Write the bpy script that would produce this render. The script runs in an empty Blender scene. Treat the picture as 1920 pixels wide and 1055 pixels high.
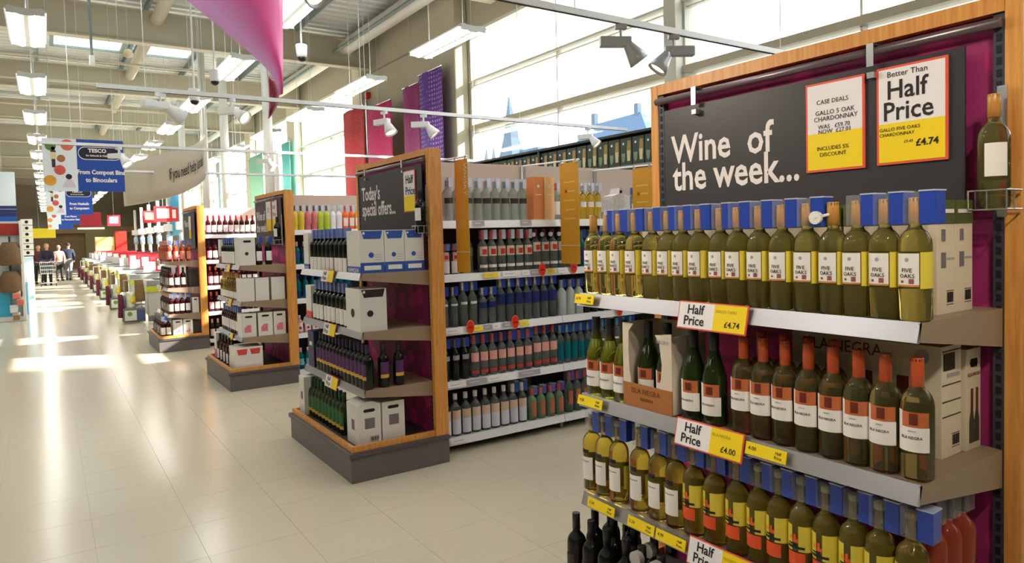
import bpy, bmesh, math, random
from mathutils import Matrix, Vector
random.seed(7)
PI = math.pi
sc = bpy.context.scene
col = sc.collection

# ---------------------------------------------------------------- camera, world, sun, exposure
cam_d = bpy.data.cameras.new('camera')
cam = bpy.data.objects.new('camera', cam_d); col.objects.link(cam); sc.camera = cam
YAW, PITCH, ROLL = map(math.radians, (33.8, -2.3, -1.5))
fw = Vector((math.sin(YAW)*math.cos(PITCH), math.cos(YAW)*math.cos(PITCH), math.sin(PITCH)))
rt = Vector((math.cos(YAW), -math.sin(YAW), 0)); up = rt.cross(fw)
r2 = rt*math.cos(ROLL)+up*math.sin(ROLL); u2 = -rt*math.sin(ROLL)+up*math.cos(ROLL)
cam.matrix_world = Matrix(((r2.x, u2.x, -fw.x, 0), (r2.y, u2.y, -fw.y, 0), (r2.z, u2.z, -fw.z, 1.6), (0, 0, 0, 1)))
cam_d.sensor_width = 36; cam_d.lens = 1300/1920*36; cam_d.shift_y = -37.5/1920
cam_d.clip_start = .05; cam_d.clip_end = 400

w = bpy.data.worlds.new('sky'); sc.world = w; w.use_nodes = True
bg = w.node_tree.nodes['Background']; bg.inputs[0].default_value = (.93, .97, 1, 1); bg.inputs[1].default_value = 3.6
sun_d = bpy.data.lights.new('sun', 'SUN'); sun_d.energy = 16; sun_d.color = (1, .95, .85); sun_d.angle = .009
sun = bpy.data.objects.new('sun', sun_d); col.objects.link(sun)
SUN_RUN, SUN_DROP = .50, .60
sun.rotation_euler = Vector((-1, SUN_RUN, -SUN_DROP)).to_track_quat('-Z', 'Y').to_euler()
sun.location = (30, -12, 20)
sc.view_settings.view_transform = 'Standard'; sc.view_settings.look = 'None'
sc.view_settings.gamma = 1; sc.view_settings.use_curve_mapping = False
sc.view_settings.exposure = 0.62
LAMP = 10.0                       # emission of the fluorescent fittings
try:
    cy = sc.cycles
    cy.use_denoising = True; cy.max_bounces = 8; cy.diffuse_bounces = 3; cy.glossy_bounces = 4
    cy.transmission_bounces = 7; cy.transparent_max_bounces = 12
    cy.caustics_reflective = False; cy.caustics_refractive = False; cy.sample_clamp_indirect = 6
except Exception: pass

# ---------------------------------------------------------------- materials
MC = {}
def s2l(c):
    return tuple(((v/255)/12.92 if v/255 <= .04045 else ((v/255+.055)/1.055)**2.4) for v in c)
def mat(name, rgb=(200, 200, 200), rough=.5, metal=0, noise=0, nscale=8, trans=0, ior=1.45, emit=0, coat=0, bump=0, spec=None, alpha=None):
    if name in MC: return MC[name]
    m = bpy.data.materials.new(name); m.use_nodes = True; nt = m.node_tree
    p = nt.nodes['Principled BSDF']; c = (*s2l(rgb), 1)
    p.inputs['Base Color'].default_value = c; p.inputs['Roughness'].default_value = rough
    p.inputs['Metallic'].default_value = metal
    p.inputs['Transmission Weight'].default_value = trans; p.inputs['IOR'].default_value = ior
    p.inputs['Coat Weight'].default_value = coat
    if spec is not None: p.inputs['Specular IOR Level'].default_value = spec
    if emit:
        p.inputs['Emission Color'].default_value = c; p.inputs['Emission Strength'].default_value = emit
    if alpha is not None: p.inputs['Alpha'].default_value = alpha
    if noise or bump:
        tc = nt.nodes.new('ShaderNodeTexCoord'); n = nt.nodes.new('ShaderNodeTexNoise')
        n.inputs['Scale'].default_value = nscale; n.inputs['Detail'].default_value = 4
        nt.links.new(tc.outputs['Object'], n.inputs['Vector'])
        if noise:
            mx = nt.nodes.new('ShaderNodeMix'); mx.data_type = 'RGBA'
            mx.inputs[6].default_value = tuple(v*(1-noise) for v in c[:3])+(1,)
            mx.inputs[7].default_value = tuple(min(1, v*(1+noise)) for v in c[:3])+(1,)
            nt.links.new(n.outputs['Fac'], mx.inputs[0]); nt.links.new(mx.outputs[2], p.inputs['Base Color'])
        if bump:
            b = nt.nodes.new('ShaderNodeBump'); b.inputs['Strength'].default_value = bump; b.inputs['Distance'].default_value = .01
            nt.links.new(n.outputs['Fac'], b.inputs['Height']); nt.links.new(b.outputs[0], p.inputs['Normal'])
    MC[name] = m; return m

def wood_mat():
    m = mat('beech wood', (205, 150, 84), .42); nt = m.node_tree; p = nt.nodes['Principled BSDF']
    tc = nt.nodes.new('ShaderNodeTexCoord'); mp = nt.nodes.new('ShaderNodeMapping'); mp.inputs['Scale'].default_value = (18, 18, 1.2)
    n = nt.nodes.new('ShaderNodeTexNoise'); n.inputs['Scale'].default_value = 5; n.inputs['Detail'].default_value = 6
    r = nt.nodes.new('ShaderNodeValToRGB')
    r.color_ramp.elements[0].position = .3; r.color_ramp.elements[0].color = (*s2l((206, 134, 62)), 1)
    r.color_ramp.elements[1].position = .7; r.color_ramp.elements[1].color = (*s2l((230, 166, 86)), 1)
    nt.links.new(tc.outputs['Object'], mp.inputs[0]); nt.links.new(mp.outputs[0], n.inputs['Vector'])
    nt.links.new(n.outputs['Fac'], r.inputs[0]); nt.links.new(r.outputs[0], p.inputs['Base Color']); return m
WOOD = wood_mat()

def dots_mat(name, base, dot, scale, size, rough=.6, lo=None):
    m = mat(name, base, rough); nt = m.node_tree; p = nt.nodes['Principled BSDF']
    tc = nt.nodes.new('ShaderNodeTexCoord'); v = nt.nodes.new('ShaderNodeTexVoronoi'); v.inputs['Scale'].default_value = scale
    v.inputs['Randomness'].default_value = .75 if lo is None else lo
    r = nt.nodes.new('ShaderNodeValToRGB'); r.color_ramp.elements[0].position = size*.8; r.color_ramp.elements[1].position = size
    r.color_ramp.elements[0].color = (*s2l(dot), 1); r.color_ramp.elements[1].color = (*s2l(base), 1)
    nt.links.new(tc.outputs['Object'], v.inputs['Vector']); nt.links.new(v.outputs['Distance'], r.inputs[0])
    nt.links.new(r.outputs[0], p.inputs['Base Color']); return m
PURPLE = dots_mat('magenta bokeh print', (164, 46, 108), (222, 52, 136), 6.5, .46)

FLOOR_M = mat('cream vinyl tile', (210, 200, 177), .18, noise=.07, nscale=90, spec=.30)
GROUT = mat('tile joint', (192, 183, 162), .5)
WHITE = mat('white paint', (236, 236, 230), .4)
WALL = mat('beige wall panel', (174, 167, 145), .75, noise=.03, nscale=2)
BEAM = mat('beige painted beam', (178, 171, 148), .6, noise=.03, nscale=3)
DECK = mat('galvanised roof deck', (205, 208, 203), .55, noise=.05)
PURLIN = mat('galvanised purlin', (128, 142, 138), .5, metal=.2)
SKYL = mat('skylight sheet', (225, 238, 245), .5, emit=1.6)
TUBE = mat('fluorescent glow', (255, 252, 244), .4, emit=LAMP)
HOUS = mat('lamp housing', (225, 228, 224), .4)
CABLE = mat('steel cable', (200, 204, 200), .4, metal=.5)
TRACK = mat('white track', (236, 240, 242), .35)
GREYMET = mat('silver grey lamp body', (176, 180, 182), .35, metal=.4)
LAMPF = mat('halogen face', (255, 225, 180), .3, emit=4)
KICK = mat('charcoal laminate', (104, 98, 98), .45, noise=.08, nscale=3)
LIP = mat('charcoal rubber lip', (84, 76, 80), .4)
DECKIN = mat('dark shelf deck', (74, 66, 62), .6)
BEIGE = mat('beige powder coat', (156, 134, 112), .45)
ALU = mat('brushed aluminium strip', (208, 205, 210), .28, metal=.85)
SHELFW = mat('white shelf edge', (238, 238, 240), .35)
GREYT = mat('grey ticket', (168, 160, 168), .5)
BOARD = mat('slate board', (52, 50, 54), .42, noise=.05)
RAIL = mat('dark steel rail', (120, 108, 114), .3, metal=.6)
CHAN = mat('dark slotted channel', (70, 72, 84), .45, metal=.3)
SLOT = mat('slot shadow metal', (20, 20, 26), .6)
CHROME = mat('satin chrome', (205, 205, 208), .22, metal=.9)
PRINTW = mat('white print', (240, 232, 232), .6)
PRINTK = mat('black print', (36, 28, 32), .6)
PAPER = mat('white paper', (240, 236, 240), .55)
YEL = mat('yellow paper', (250, 218, 20), .5)
REDB = mat('red orange card border', (232, 92, 70), .45)
mat('tag rim', (190, 200, 226), .3)
BLUET = mat('blue security plastic', (40, 72, 176), .3, coat=.3)
CLEART = mat('clear security shell', (225, 228, 235), .08, alpha=.13)
PANEL = mat('beige gondola panel', (196, 176, 160), .6)
DARKP = mat('dark gondola panel', (58, 50, 46), .6)
GOLD = mat('mustard card', (222, 164, 48), .45)
REDROUND = mat('red shelf talker', (228, 50, 30), .4)
BLACK = mat('black plastic', (26, 26, 28), .4)

def pane_mat():
    m = bpy.data.materials.new('window glass'); m.use_nodes = True; nt = m.node_tree; nt.nodes.clear()
    o = nt.nodes.new('ShaderNodeOutputMaterial'); t = nt.nodes.new('ShaderNodeBsdfTransparent'); g = nt.nodes.new('ShaderNodeBsdfGlossy')
    g.inputs['Roughness'].default_value = .02; mx = nt.nodes.new('ShaderNodeMixShader'); mx.inputs[0].default_value = .06
    nt.links.new(t.outputs[0], mx.inputs[1]); nt.links.new(g.outputs[0], mx.inputs[2]); nt.links.new(mx.outputs[0], o.inputs[0]); return m
PANE = pane_mat()

# ---------------------------------------------------------------- mesh helpers
class MB:
    def __init__(s): s.v = []; s.f = []
    def add(s, vs, fs):
        n = len(s.v); s.v += [tuple(v) for v in vs]; s.f += [tuple(i+n for i in f) for f in fs]; return s
    def box(s, x0, y0, z0, x1, y1, z1):
        x0, x1 = sorted((x0, x1)); y0, y1 = sorted((y0, y1)); z0, z1 = sorted((z0, z1))
        return s.add([(x0,y0,z0),(x1,y0,z0),(x1,y1,z0),(x0,y1,z0),(x0,y0,z1),(x1,y0,z1),(x1,y1,z1),(x0,y1,z1)],
                     [(0,3,2,1),(4,5,6,7),(0,1,5,4),(1,2,6,5),(2,3,7,6),(3,0,4,7)])
    def tube(s, p0, p1, r, n=8, r1=None):
        p0 = Vector(p0); p1 = Vector(p1); d = (p1-p0).normalized()
        a = d.orthogonal().normalized(); b = d.cross(a); r1 = r if r1 is None else r1
        vs = []
        for p, q in ((p0, r), (p1, r1)):
            for i in range(n):
                t = 2*PI*i/n; vs.append(p+(a*math.cos(t)+b*math.sin(t))*q)
        fs = [(i, (i+1) % n, n+(i+1) % n, n+i) for i in range(n)]+[tuple(range(n))[::-1], tuple(range(n, 2*n))]
        return s.add(vs, fs)
    def path(s, pts, r, n=6):
        for a, b in zip(pts, pts[1:]): s.tube(a, b, r, n)
        return s
    def lathe(s, prof, n=16, cx=0, cy=0):
        vs = []; fs = []
        for r, z in prof:
            for i in range(n):
                t = 2*PI*i/n; vs.append((cx+r*math.cos(t), cy+r*math.sin(t), z))
        for k in range(len(prof)-1):
            for i in range(n):
                j = (i+1) % n; fs.append((k*n+i, k*n+j, (k+1)*n+j, (k+1)*n+i))
        fs.append(tuple(range(n))[::-1]); fs.append(tuple((len(prof)-1)*n+i for i in range(n)))
        return s.add(vs, fs)
    def prism(s, poly, axis, a0, a1):   # poly of (u, v); axis 'x': (y,z), 'y': (x,z), 'z': (x,y)
        def P(u, v, a): return {'x': (a, u, v), 'y': (u, a, v), 'z': (u, v, a)}[axis]
        n = len(poly); vs = [P(u, v, a0) for u, v in poly]+[P(u, v, a1) for u, v in poly]
        fs = [tuple(range(n)), tuple(range(n, 2*n))[::-1]]+[(i, n+i, n+(i+1) % n, (i+1) % n) for i in range(n)]
        return s.add(vs, fs)
    def arc(s, r, z0, z1, a0, a1, n=8):  # label patch round a bottle, front is -Y
        n = max(2, math.ceil(abs(a1-a0)/.17)); vs = []
        for i in range(n+1):
            a = a0+(a1-a0)*i/n
            for z in (z0, z1): vs.append((r*math.sin(a), -r*math.cos(a), z))
        return s.add(vs, [(2*i, 2*i+2, 2*i+3, 2*i+1) for i in range(n)])
    def mesh(s, name, m, smooth=False, bevel=0, fixn=True):
        me = bpy.data.meshes.new(name); me.from_pydata(s.v, [], s.f)
        if fixn or bevel:
            bm = bmesh.new(); bm.from_mesh(me)
            if fixn: bmesh.ops.recalc_face_normals(bm, faces=bm.faces)
            if bevel:
                bmesh.ops.bevel(bm, geom=[e for e in bm.edges], offset=bevel, segments=2, affect='EDGES', profile=.6)
            bm.to_mesh(me); bm.free()
        if m: me.materials.append(m)
        if smooth:
            for p in me.polygons: p.use_smooth = len(p.vertices) == 4
        me.update(); return me
    def obj(s, name, m, parent=None, smooth=False, bevel=0, loc=None, fixn=True):
        return ob(name, s.mesh(name, m, smooth, bevel, fixn), parent, loc)
def ob(name, me, parent=None, loc=None, rot=None):
    o = bpy.data.objects.new(name, me); col.objects.link(o)
    if parent: o.parent = parent
    if loc: o.location = loc
    if rot: o.rotation_euler = rot
    return o
def B(*a): return MB().box(*a)

LABELS = []
def tag(o, label, cat, group=None):
    n = len(label.split())
    if not 4 <= n <= 16: print('LABEL WORDS', n, label)
    LABELS.append(label); o['label'] = label; o['category'] = cat
    if group: o['group'] = group
    return o
def thing(name, label, cat, loc=(0, 0, 0), rz=0, group=None):
    o = bpy.data.objects.new(name, None); col.objects.link(o); o.empty_display_size = .1
    o.location = loc; o.rotation_euler = (0, 0, rz); return tag(o, label, cat, group)
def dup(root, loc, rz=None, label=None, group=None):
    r = root.copy(); col.objects.link(r); r.location = loc
    if rz is not None: r.rotation_euler = (0, 0, rz)
    if label: tag(r, label, root['category'], group)
    for ch in KIDS.get(root.name) or [c for c in root.children]:
        c = ch.copy(); col.objects.link(c); c.parent = r
        for g in ch.children:
            d = g.copy(); col.objects.link(d); d.parent = c
    return r
KIDS = {}
def struct(o): o['kind'] = 'structure'; return o
ORD = 'first second third fourth fifth sixth seventh eighth ninth tenth eleventh twelfth thirteenth fourteenth fifteenth sixteenth seventeenth eighteenth nineteenth twentieth'.split()
def ordn(i):
    return ORD[i] if i < 20 else 'twenty-'+ORD[i-20]

TXT = {}
def text_data(s, size, bold=.0, width=1.0, extr=.0002, align='LEFT', sp=1.0):
    k = (s, size, bold, width, extr, align, sp)
    if k in TXT: return TXT[k]
    c = bpy.data.curves.new('lettering', 'FONT'); c.body = s; c.size = size; c.offset = bold; c.extrude = extr
    c.align_x = align; c.resolution_u = 2; c.space_line = sp
    o = bpy.data.objects.new('tmp_text', c)
    me = bpy.data.meshes.new_from_object(o); bpy.data.objects.remove(o)
    for v in me.vertices: v.co.x *= width
    TXT[k] = me; return me
FRONT = {'-x': Matrix(((0, 0, -1, 0), (-1, 0, 0, 0), (0, 1, 0, 0), (0, 0, 0, 1))),
         '-y': Matrix(((1, 0, 0, 0), (0, 0, -1, 0), (0, 1, 0, 0), (0, 0, 0, 1)))}
def text(s, size, face, loc, m, parent=None, name='lettering', tilt=0, **k):
    if not s: return
    me = text_data(s, size, **k).copy(); me.materials.clear(); me.materials.append(m)
    o = bpy.data.objects.new(name, me); col.objects.link(o)
    M = FRONT[face].copy()
    if tilt: M = M @ Matrix.Rotation(tilt, 4, 'Z')
    o.matrix_world = Matrix.Translation(loc) @ M
    if parent: o.parent = parent
    return o
def wrap_text(s, size, r, z, a0, m, parent, **k):
    me = text_data(s, size, align='CENTER', **k).copy(); me.materials.clear(); me.materials.append(m)
    for v in me.vertices:
        a = a0+v.co.x/r; q = r+v.co.z
        v.co = (q*math.sin(a), -q*math.cos(a), z+v.co.y)
    return ob('lettering', me, parent)

# ---------------------------------------------------------------- floor of tiles
fl = struct(B(-14, -7, -.12, 6.7, 62, -.004).obj('floor', FLOOR_M))
T = .47
tm = None
for i in range(9):
    for j in range(2, 32):
        if tm is None: tm = B(.0008, .0008, -.006, T-.0008, T-.0008, 0).mesh('tile', FLOOR_M)
        ob('tile', tm, fl, (.143-2*T+i*T, j*T, 0))
joint = B(.143-2*T, 2*T, -.0039, .143+7*T, 32*T, -.0032).obj('tile_joint', GROUT, fl)
struct(B(-60, -60, -.3, 120, 120, -.16).obj('ground', mat('outside paving', (150, 150, 145), .9, noise=.1)))

# ---------------------------------------------------------------- ceiling
cm = MB(); y = -7.0
pts = []
while y < 62:
    pts += [(y, 6.52), (y+.12, 6.52), (y+.15, 6.47), (y+.27, 6.47)]; y += .30
for a, b in zip(pts, pts[1:]):
    cm.add([(-14, a[0], a[1]), (6.9, a[0], a[1]), (6.9, b[0], b[1]), (-14, b[0], b[1])], [(0, 1, 2, 3)])
cm.box(-14, -7, 6.56, 6.9, 62, 6.75)
ceil = struct(cm.obj('ceiling', DECK, fixn=False))
for yb in (-1.0, 4.6, 10.2, 15.8, 21.4, 27, 32.6, 38.2, 43.8, 49.4, 55):
    b = MB().box(-14, yb-.12, 5.6, 6.6, yb+.12, 5.63).box(-14, yb-.05, 5.63, 6.6, yb+.05, 6.22).box(-14, yb-.12, 6.22, 6.6, yb+.12, 6.25)
    b.obj('beam', BEAM, ceil)
for xp in (-10, -8, -6, -4, -2, 0, 1.9, 3.4, 4.9, 6.3):
    MB().box(xp-.035, -7, 6.43, xp+.035, 62, 6.45).box(xp-.005, -7, 6.27, xp+.005, 62, 6.45).box(xp-.035, -7, 6.25, xp+.0, 62, 6.27).obj('purlin', PURLIN, ceil)
for yb in (11.5, 17.4, 22.8, 28.5, 34.2, 40):
    for x0, x1 in ((.3, 1.75), (2.05, 3.3)):
        sk = B(x0, yb, 6.42, x1, yb+2.6, 6.46).obj('skylight', SKYL, ceil)
        f = MB()
        for q in (yb, yb+1.3, yb+2.6): f.box(x0, q-.03, 6.37, x1, q+.03, 6.42)
        for q in (x0, x1): f.box(q-.04, yb, 6.36, q+.04, yb+2.6, 6.42)
        f.obj('skylight_bar', PURLIN, sk)
MB().tube((6.0, -7, 6.05), (6.0, 62, 6.05), .17, 16).obj('duct', mat('pale duct', (214, 212, 200), .45), ceil, smooth=True)
MB().tube((5.72, -7, 5.9), (5.72, 62, 5.9), .035, 8).obj('pipe', PURLIN, ceil, smooth=True)
MB().tube((2.05, 12, 6.1), (2.05, 62, 6.1), .12, 12).obj('duct', BEAM, ceil, smooth=True)
for yb in (17.5, 20.0, 23.6, 26.0):
    MB().tube((-14, yb, 5.55), (3.6, yb, 5.55), .03, 6).obj('pipe', BEAM, ceil)

# ---------------------------------------------------------------- walls
struct(B(-14.2, -7, -.1, -14, 62, 6.75).obj('wall_left', WALL))
struct(B(-14, -7.2, -.1, 7, -7, 6.75).obj('wall_back', WALL))
struct(B(-14, 62, -.1, 7, 62.2, 6.75).obj('wall_far', mat('far wall', (196, 182, 152), .8)))
X0, X1 = 6.7, 7.0
openings = [(-6, 6.08, 2.6, 5.37), (6.24, 11.3, 2.6, 5.37), (11.5, 13.4, .9, 3.2), (16.7, 21.6, 1.0, 5.6), (22.4, 27.2, 1.0, 5.6), (28.0, 32.8, 1.0, 5.6), (33.6, 38.4, 1.0, 5.6), (39.2, 44, 1.0, 5.6)]  # third opening is a hidden low window added to let sun in
wr = MB(); yl = -7
for a, b, z0, z1 in openings:
    wr.box(X0, yl, -.1, X1, a, 6.75); wr.box(X0, a, -.1, X1, b, z0); wr.box(X0, a, z1, X1, b, 6.75); yl = b
wr.box(X0, yl, -.1, X1, 62, 6.75)
wallr = struct(wr.obj('wall_right', WALL))
B(6.42, 11.32, 2.3, 6.7, 12.35, 6.6).obj('pilaster', WALL, wallr, bevel=.03)
B(6.5, 16.2, 0, 6.7, 16.7, 6.6).obj('pilaster', mat('cream pilaster', (214, 204, 178), .7), wallr)
for q in (21.6, 27.2, 32.8, 38.4): B(6.5, q, 0, 6.7, q+.8, 6.6).obj('pilaster', MC['cream pilaster'], wallr)
MB().tube((6.64, 16.3, 3.0), (6.64, 16.3, 6.4), .03, 8).obj('downpipe', mat('dark pipe', (52, 40, 44), .5), wallr)
B(6.6, 16.0, 4.98, 6.7, 16.15, 5.12).obj('fire_bell', mat('alarm red', (196, 40, 30), .4), wallr, bevel=.01)
B(6.66, 12.4, 5.55, 6.7, 16.2, 5.57).obj('panel_joint', mat('joint grey', (150, 144, 126), .7), wallr)
FRM = mat('window frame', (212, 212, 200), .45)
FRB = mat('beige transom', (184, 176, 150), .5)
for n, (a, b, z0, z1) in enumerate(openings):
    e = bpy.data.objects.new('window_%d' % (n+1), None); col.objects.link(e); e.location = (X0, a, z0); struct(e)
    def loc(o): o.location = (-X0, -a, -z0); return o
    loc(B(X0+.12, a+.01, z0+.01, X0+.135, b-.01, z1-.01).obj('pane', PANE, e))
    fr = MB().box(X0+.02, a, z0, X0+.22, a+.05, z1).box(X0+.02, b-.05, z0, X0+.22, b, z1).box(X0+.02, a, z0, X0+.22, b, z0+.05).box(X0+.02, a, z1-.05, X0+.22, b, z1)
    loc(fr.obj('window_frame', FRM, e))
    for zt, hgt, mm in ((4.43, .035, FRM), (3.55, .09, FRB)) if z1 > 4 else ():
        if n > 1: hgt = .04; mm = FRM
        loc(B(X0+.0, a, zt, X0+.2, b, zt+hgt).obj('transom', mm, e))
        loc(B(X0+.05, a, zt-.07, X0+.12, b, zt-.055).obj('transom_bead', FRM, e))
    k = a+2.45
    while k < b-.3 and n != 2:
        loc(B(X0+.06, k-.012, z0, X0+.16, k+.012, z1).obj('mullion', FRM, e)); k += 2.45
struct(B(6.58, 6.06, 2.3, 6.98, 6.26, 6.6).obj('trim_1', FRM, bevel=.01))

# ---------------------------------------------------------------- outside
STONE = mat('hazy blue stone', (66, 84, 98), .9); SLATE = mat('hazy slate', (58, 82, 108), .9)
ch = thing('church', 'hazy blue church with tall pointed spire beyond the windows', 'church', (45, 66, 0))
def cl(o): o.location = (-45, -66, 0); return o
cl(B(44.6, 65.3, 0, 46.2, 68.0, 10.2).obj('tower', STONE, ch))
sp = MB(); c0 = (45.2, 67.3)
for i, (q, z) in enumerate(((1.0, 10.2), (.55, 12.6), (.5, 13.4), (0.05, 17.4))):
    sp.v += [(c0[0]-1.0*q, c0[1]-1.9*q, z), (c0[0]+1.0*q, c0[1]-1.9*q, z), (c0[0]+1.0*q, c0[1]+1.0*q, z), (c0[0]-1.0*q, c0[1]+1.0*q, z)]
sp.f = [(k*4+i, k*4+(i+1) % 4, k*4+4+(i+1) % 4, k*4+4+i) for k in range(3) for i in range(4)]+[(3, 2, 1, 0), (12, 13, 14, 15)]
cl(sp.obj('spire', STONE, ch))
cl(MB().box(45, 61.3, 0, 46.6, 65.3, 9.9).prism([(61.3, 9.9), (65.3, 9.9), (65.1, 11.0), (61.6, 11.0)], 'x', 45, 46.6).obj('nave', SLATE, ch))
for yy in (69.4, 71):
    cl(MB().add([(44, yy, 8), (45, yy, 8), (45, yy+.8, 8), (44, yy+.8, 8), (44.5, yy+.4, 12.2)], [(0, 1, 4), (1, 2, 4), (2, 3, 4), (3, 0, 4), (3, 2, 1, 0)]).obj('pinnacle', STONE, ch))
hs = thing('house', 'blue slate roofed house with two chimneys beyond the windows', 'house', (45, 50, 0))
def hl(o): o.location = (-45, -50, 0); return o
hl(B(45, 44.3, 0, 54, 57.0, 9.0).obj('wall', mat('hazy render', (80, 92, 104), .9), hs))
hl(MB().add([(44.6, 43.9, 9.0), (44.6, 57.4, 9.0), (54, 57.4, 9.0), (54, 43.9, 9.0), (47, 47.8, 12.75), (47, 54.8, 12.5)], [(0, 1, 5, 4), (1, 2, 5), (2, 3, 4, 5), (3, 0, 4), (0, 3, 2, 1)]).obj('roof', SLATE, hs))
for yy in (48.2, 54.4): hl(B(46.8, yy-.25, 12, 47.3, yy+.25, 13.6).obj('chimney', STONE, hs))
bd = thing('sun_blocker', 'tall pale unseen block added to keep sun off near windows', 'sun blocker', (40, -20, 0))  # unseen block, added only to shade the near windows from the sun
bd.location = (40, -28, 0)
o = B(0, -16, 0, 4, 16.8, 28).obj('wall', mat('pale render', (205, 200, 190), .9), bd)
for i in range(6):
    for j in range(5): B(-.04, -14+j*5.6, 2+i*3.6, .02, -11.6+j*5.6, 3.9+i*3.6).obj('window', mat('dark glazing', (70, 82, 96), .2), bd)

# ---------------------------------------------------------------- lights: fluorescent fittings
def make_light():
    t = thing('pendant_light', 'prototype fluorescent pendant light fitting', 'ceiling light')
    prof = [(-.19, .035), (-.12, .0), (-.05, -.018), (.05, -.018), (.12, .0), (.19, .035), (.15, .07), (.05, .055), (-.05, .055), (-.15, .07)]
    MB().prism(prof, 'y', 0, 1.4).obj('housing', HOUS, t)
    for s in (-1, 1):
        MB().prism([(s*.03, -.022), (s*.06, -.03), (s*.13, -.012), (s*.17, .018), (s*.168, .026), (s*.12, -.002), (s*.05, -.019)], 'y', .03, 1.37).obj('diffuser', TUBE, t)
    B(-.09, .1, .064, .09, 1.3, .070).obj('ceiling_fill_strip', mat('ceiling fill glow', (255, 252, 244), .4, emit=9), t)  # glowing top strip added to brighten the ceiling
    for yy in (.25, 1.15): MB().tube((0, yy, .05), (0, yy, 2.4), .004, 5).obj('cable', CABLE, t)
    for yy in (.0, 1.4): B(-.17, yy-.008, -.01, .17, yy+.008, .05).obj('end_cap', HOUS, t)
    return t
LP = make_light(); first = True
rows = [(-.08, 4.06, 2.4, 3.3, 18, 'left of the pink banner'), (2.33, 4.06, 3.7, 3.08, 18, 'behind the pink banner'), (4.38, 4.06, 1.35, 2.95, 15, 'nearest the windows'), (-3.2, 4.06, -3, 3.3, 14, 'beyond the left edge'), (-6.5, 4.06, -3, 6.6, 7, 'far to the left')]
for ri, (x, z, y0, st, n, nm) in enumerate(rows):
    for k in range(n):
        lab = '%s bright hanging light from near end, of the row %s' % (ordn(k), nm)
        if first: LP.location = (x, y0, z); LP['label'] = lab; LP['group'] = 'hanging fluorescent lights'; first = False
        else: dup(LP, (x, y0+k*st, z), None, lab, 'hanging fluorescent lights')

# ---------------------------------------------------------------- track rails and spotlights
def track(y, x0, x1, z, lab):
    t = thing('lighting_track', lab, 'lighting track', (x0, y, z))
    B(0, -.016, -.018, x1-x0, .016, .018).obj('rail', TRACK, t)
    B(.0, -.006, -.022, x1-x0, .006, -.018).obj('groove', BLACK, t)
    k = .35
    while k < x1-x0:
        MB().tube((k, 0, .018), (k, 0, 6.46-z), .0035, 5).obj('cable', CABLE, t); k += 1.9
track(3.1, .3, 6.3, 2.85, 'nearest grey lighting track, crossing the windows above the board')
track(-.35, .1, 6.3, 2.85, 'added unseen lighting track crossing above and behind the viewer')  # unseen track, added to carry spots for the nearest display
track(6.55, .39, 6.2, 2.885, 'long white lighting track crossing above the special offers board')
track(10.0, -.05, 6.2, 2.83, 'white lighting track crossing the near blue hanging sign')
track(13.45, .2, 6.2, 2.83, 'white lighting track just beyond the near blue hanging sign')
def spot(x, y, z, az, m, lab, tilt=.7, s=1.0, watt=0):
    t = thing('spotlight', lab, 'spotlight', (x, y, z), az, 'track spotlights')
    B(-.035*s, -.018, -.03, .035*s, .018, 0).obj('adapter', m, t, bevel=.004)
    MB().tube((0, 0, -.03), (0, 0, -.075), .009, 8).obj('stem', m, t)
    B(-.13*s, -.03*s, -.135, .06*s, .03*s, -.075).obj('gear_box', m, t, bevel=.008)
    d = Vector((math.cos(tilt), 0, -math.sin(tilt))); p = Vector((.03*s, 0, -.105))
    h = MB(); a = d.orthogonal().normalized(); b = d.cross(a)
    vs = []; rings = [(0, .028), (.03, .034), (.09, .052), (.14, .066), (.142, .060), (.11, .045)]
    for dd, r in rings:
        for i in range(14):
            q = 2*PI*i/14; vs.append(p+d*dd*s+(a*math.cos(q)+b*math.sin(q))*r*s)
    fs = [(k*14+i, k*14+(i+1) % 14, (k+1)*14+(i+1) % 14, (k+1)*14+i) for k in range(5) for i in range(14)]+[tuple(range(14))[::-1]]
    h.add(vs, fs).obj('lamp_head', m, t, smooth=True)
    MB().tube(p+d*.10*s, p+d*.125*s, .05*s, 14).obj('lens', LAMPF, t)
    if watt:
        ld = bpy.data.lights.new('fill_bulb', 'SPOT'); ld.energy = watt; ld.color = (1, .88, .72); ld.spot_size = 1.25; ld.spot_blend = .7; ld.shadow_soft_size = .035
        lo = bpy.data.objects.new('fill_bulb', ld); col.objects.link(lo); lo.parent = t
        lo.location = p+d*.13*s; lo.rotation_euler = d.to_track_quat('-Z', 'Y').to_euler()
spot(2.9, 3.1, 2.83, -.5, GREYMET, 'grey cone spotlight with glowing rim on the near track', .95)
spot(3.35, 3.1, 2.83, 2.6, GREYMET, 'grey cone spotlight turned left, on near track beside window post', .95)
def aimed(x, y, z, tx, ty, tz, m, lab, watt):  # unseen spots added to brighten the nearest display and give it highlights
    spot(x, y, z, math.atan2(ty-y, tx-x), m, lab, math.atan2(z-.1-tz, math.hypot(tx-x, ty-y)), 1.0, watt)
aimed(.55, 3.1, 2.83, 1.8, 1.9, 1.55, GREYMET, 'added unseen grey spotlight at the left end of near track, aimed at wine', 32)
aimed(.95, 3.1, 2.83, 1.9, 1.2, 1.4, GREYMET, 'added unseen grey spotlight on near track aimed at the orange capped wines', 26)
aimed(.5, -.35, 2.83, 1.8, .95, 1.3, GREYMET, 'added unseen grey spotlight behind the viewer aimed at the nearest display', 30)
aimed(.9, -.35, 2.83, 2.0, 1.4, 1.8, GREYMET, 'added unseen grey spotlight behind the viewer aimed at the header board', 34)
spot(2.88, 6.55, 2.865, -1.2, TRACK, 'white spotlight above special offers board, left of its neighbour', 1.1)
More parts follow.
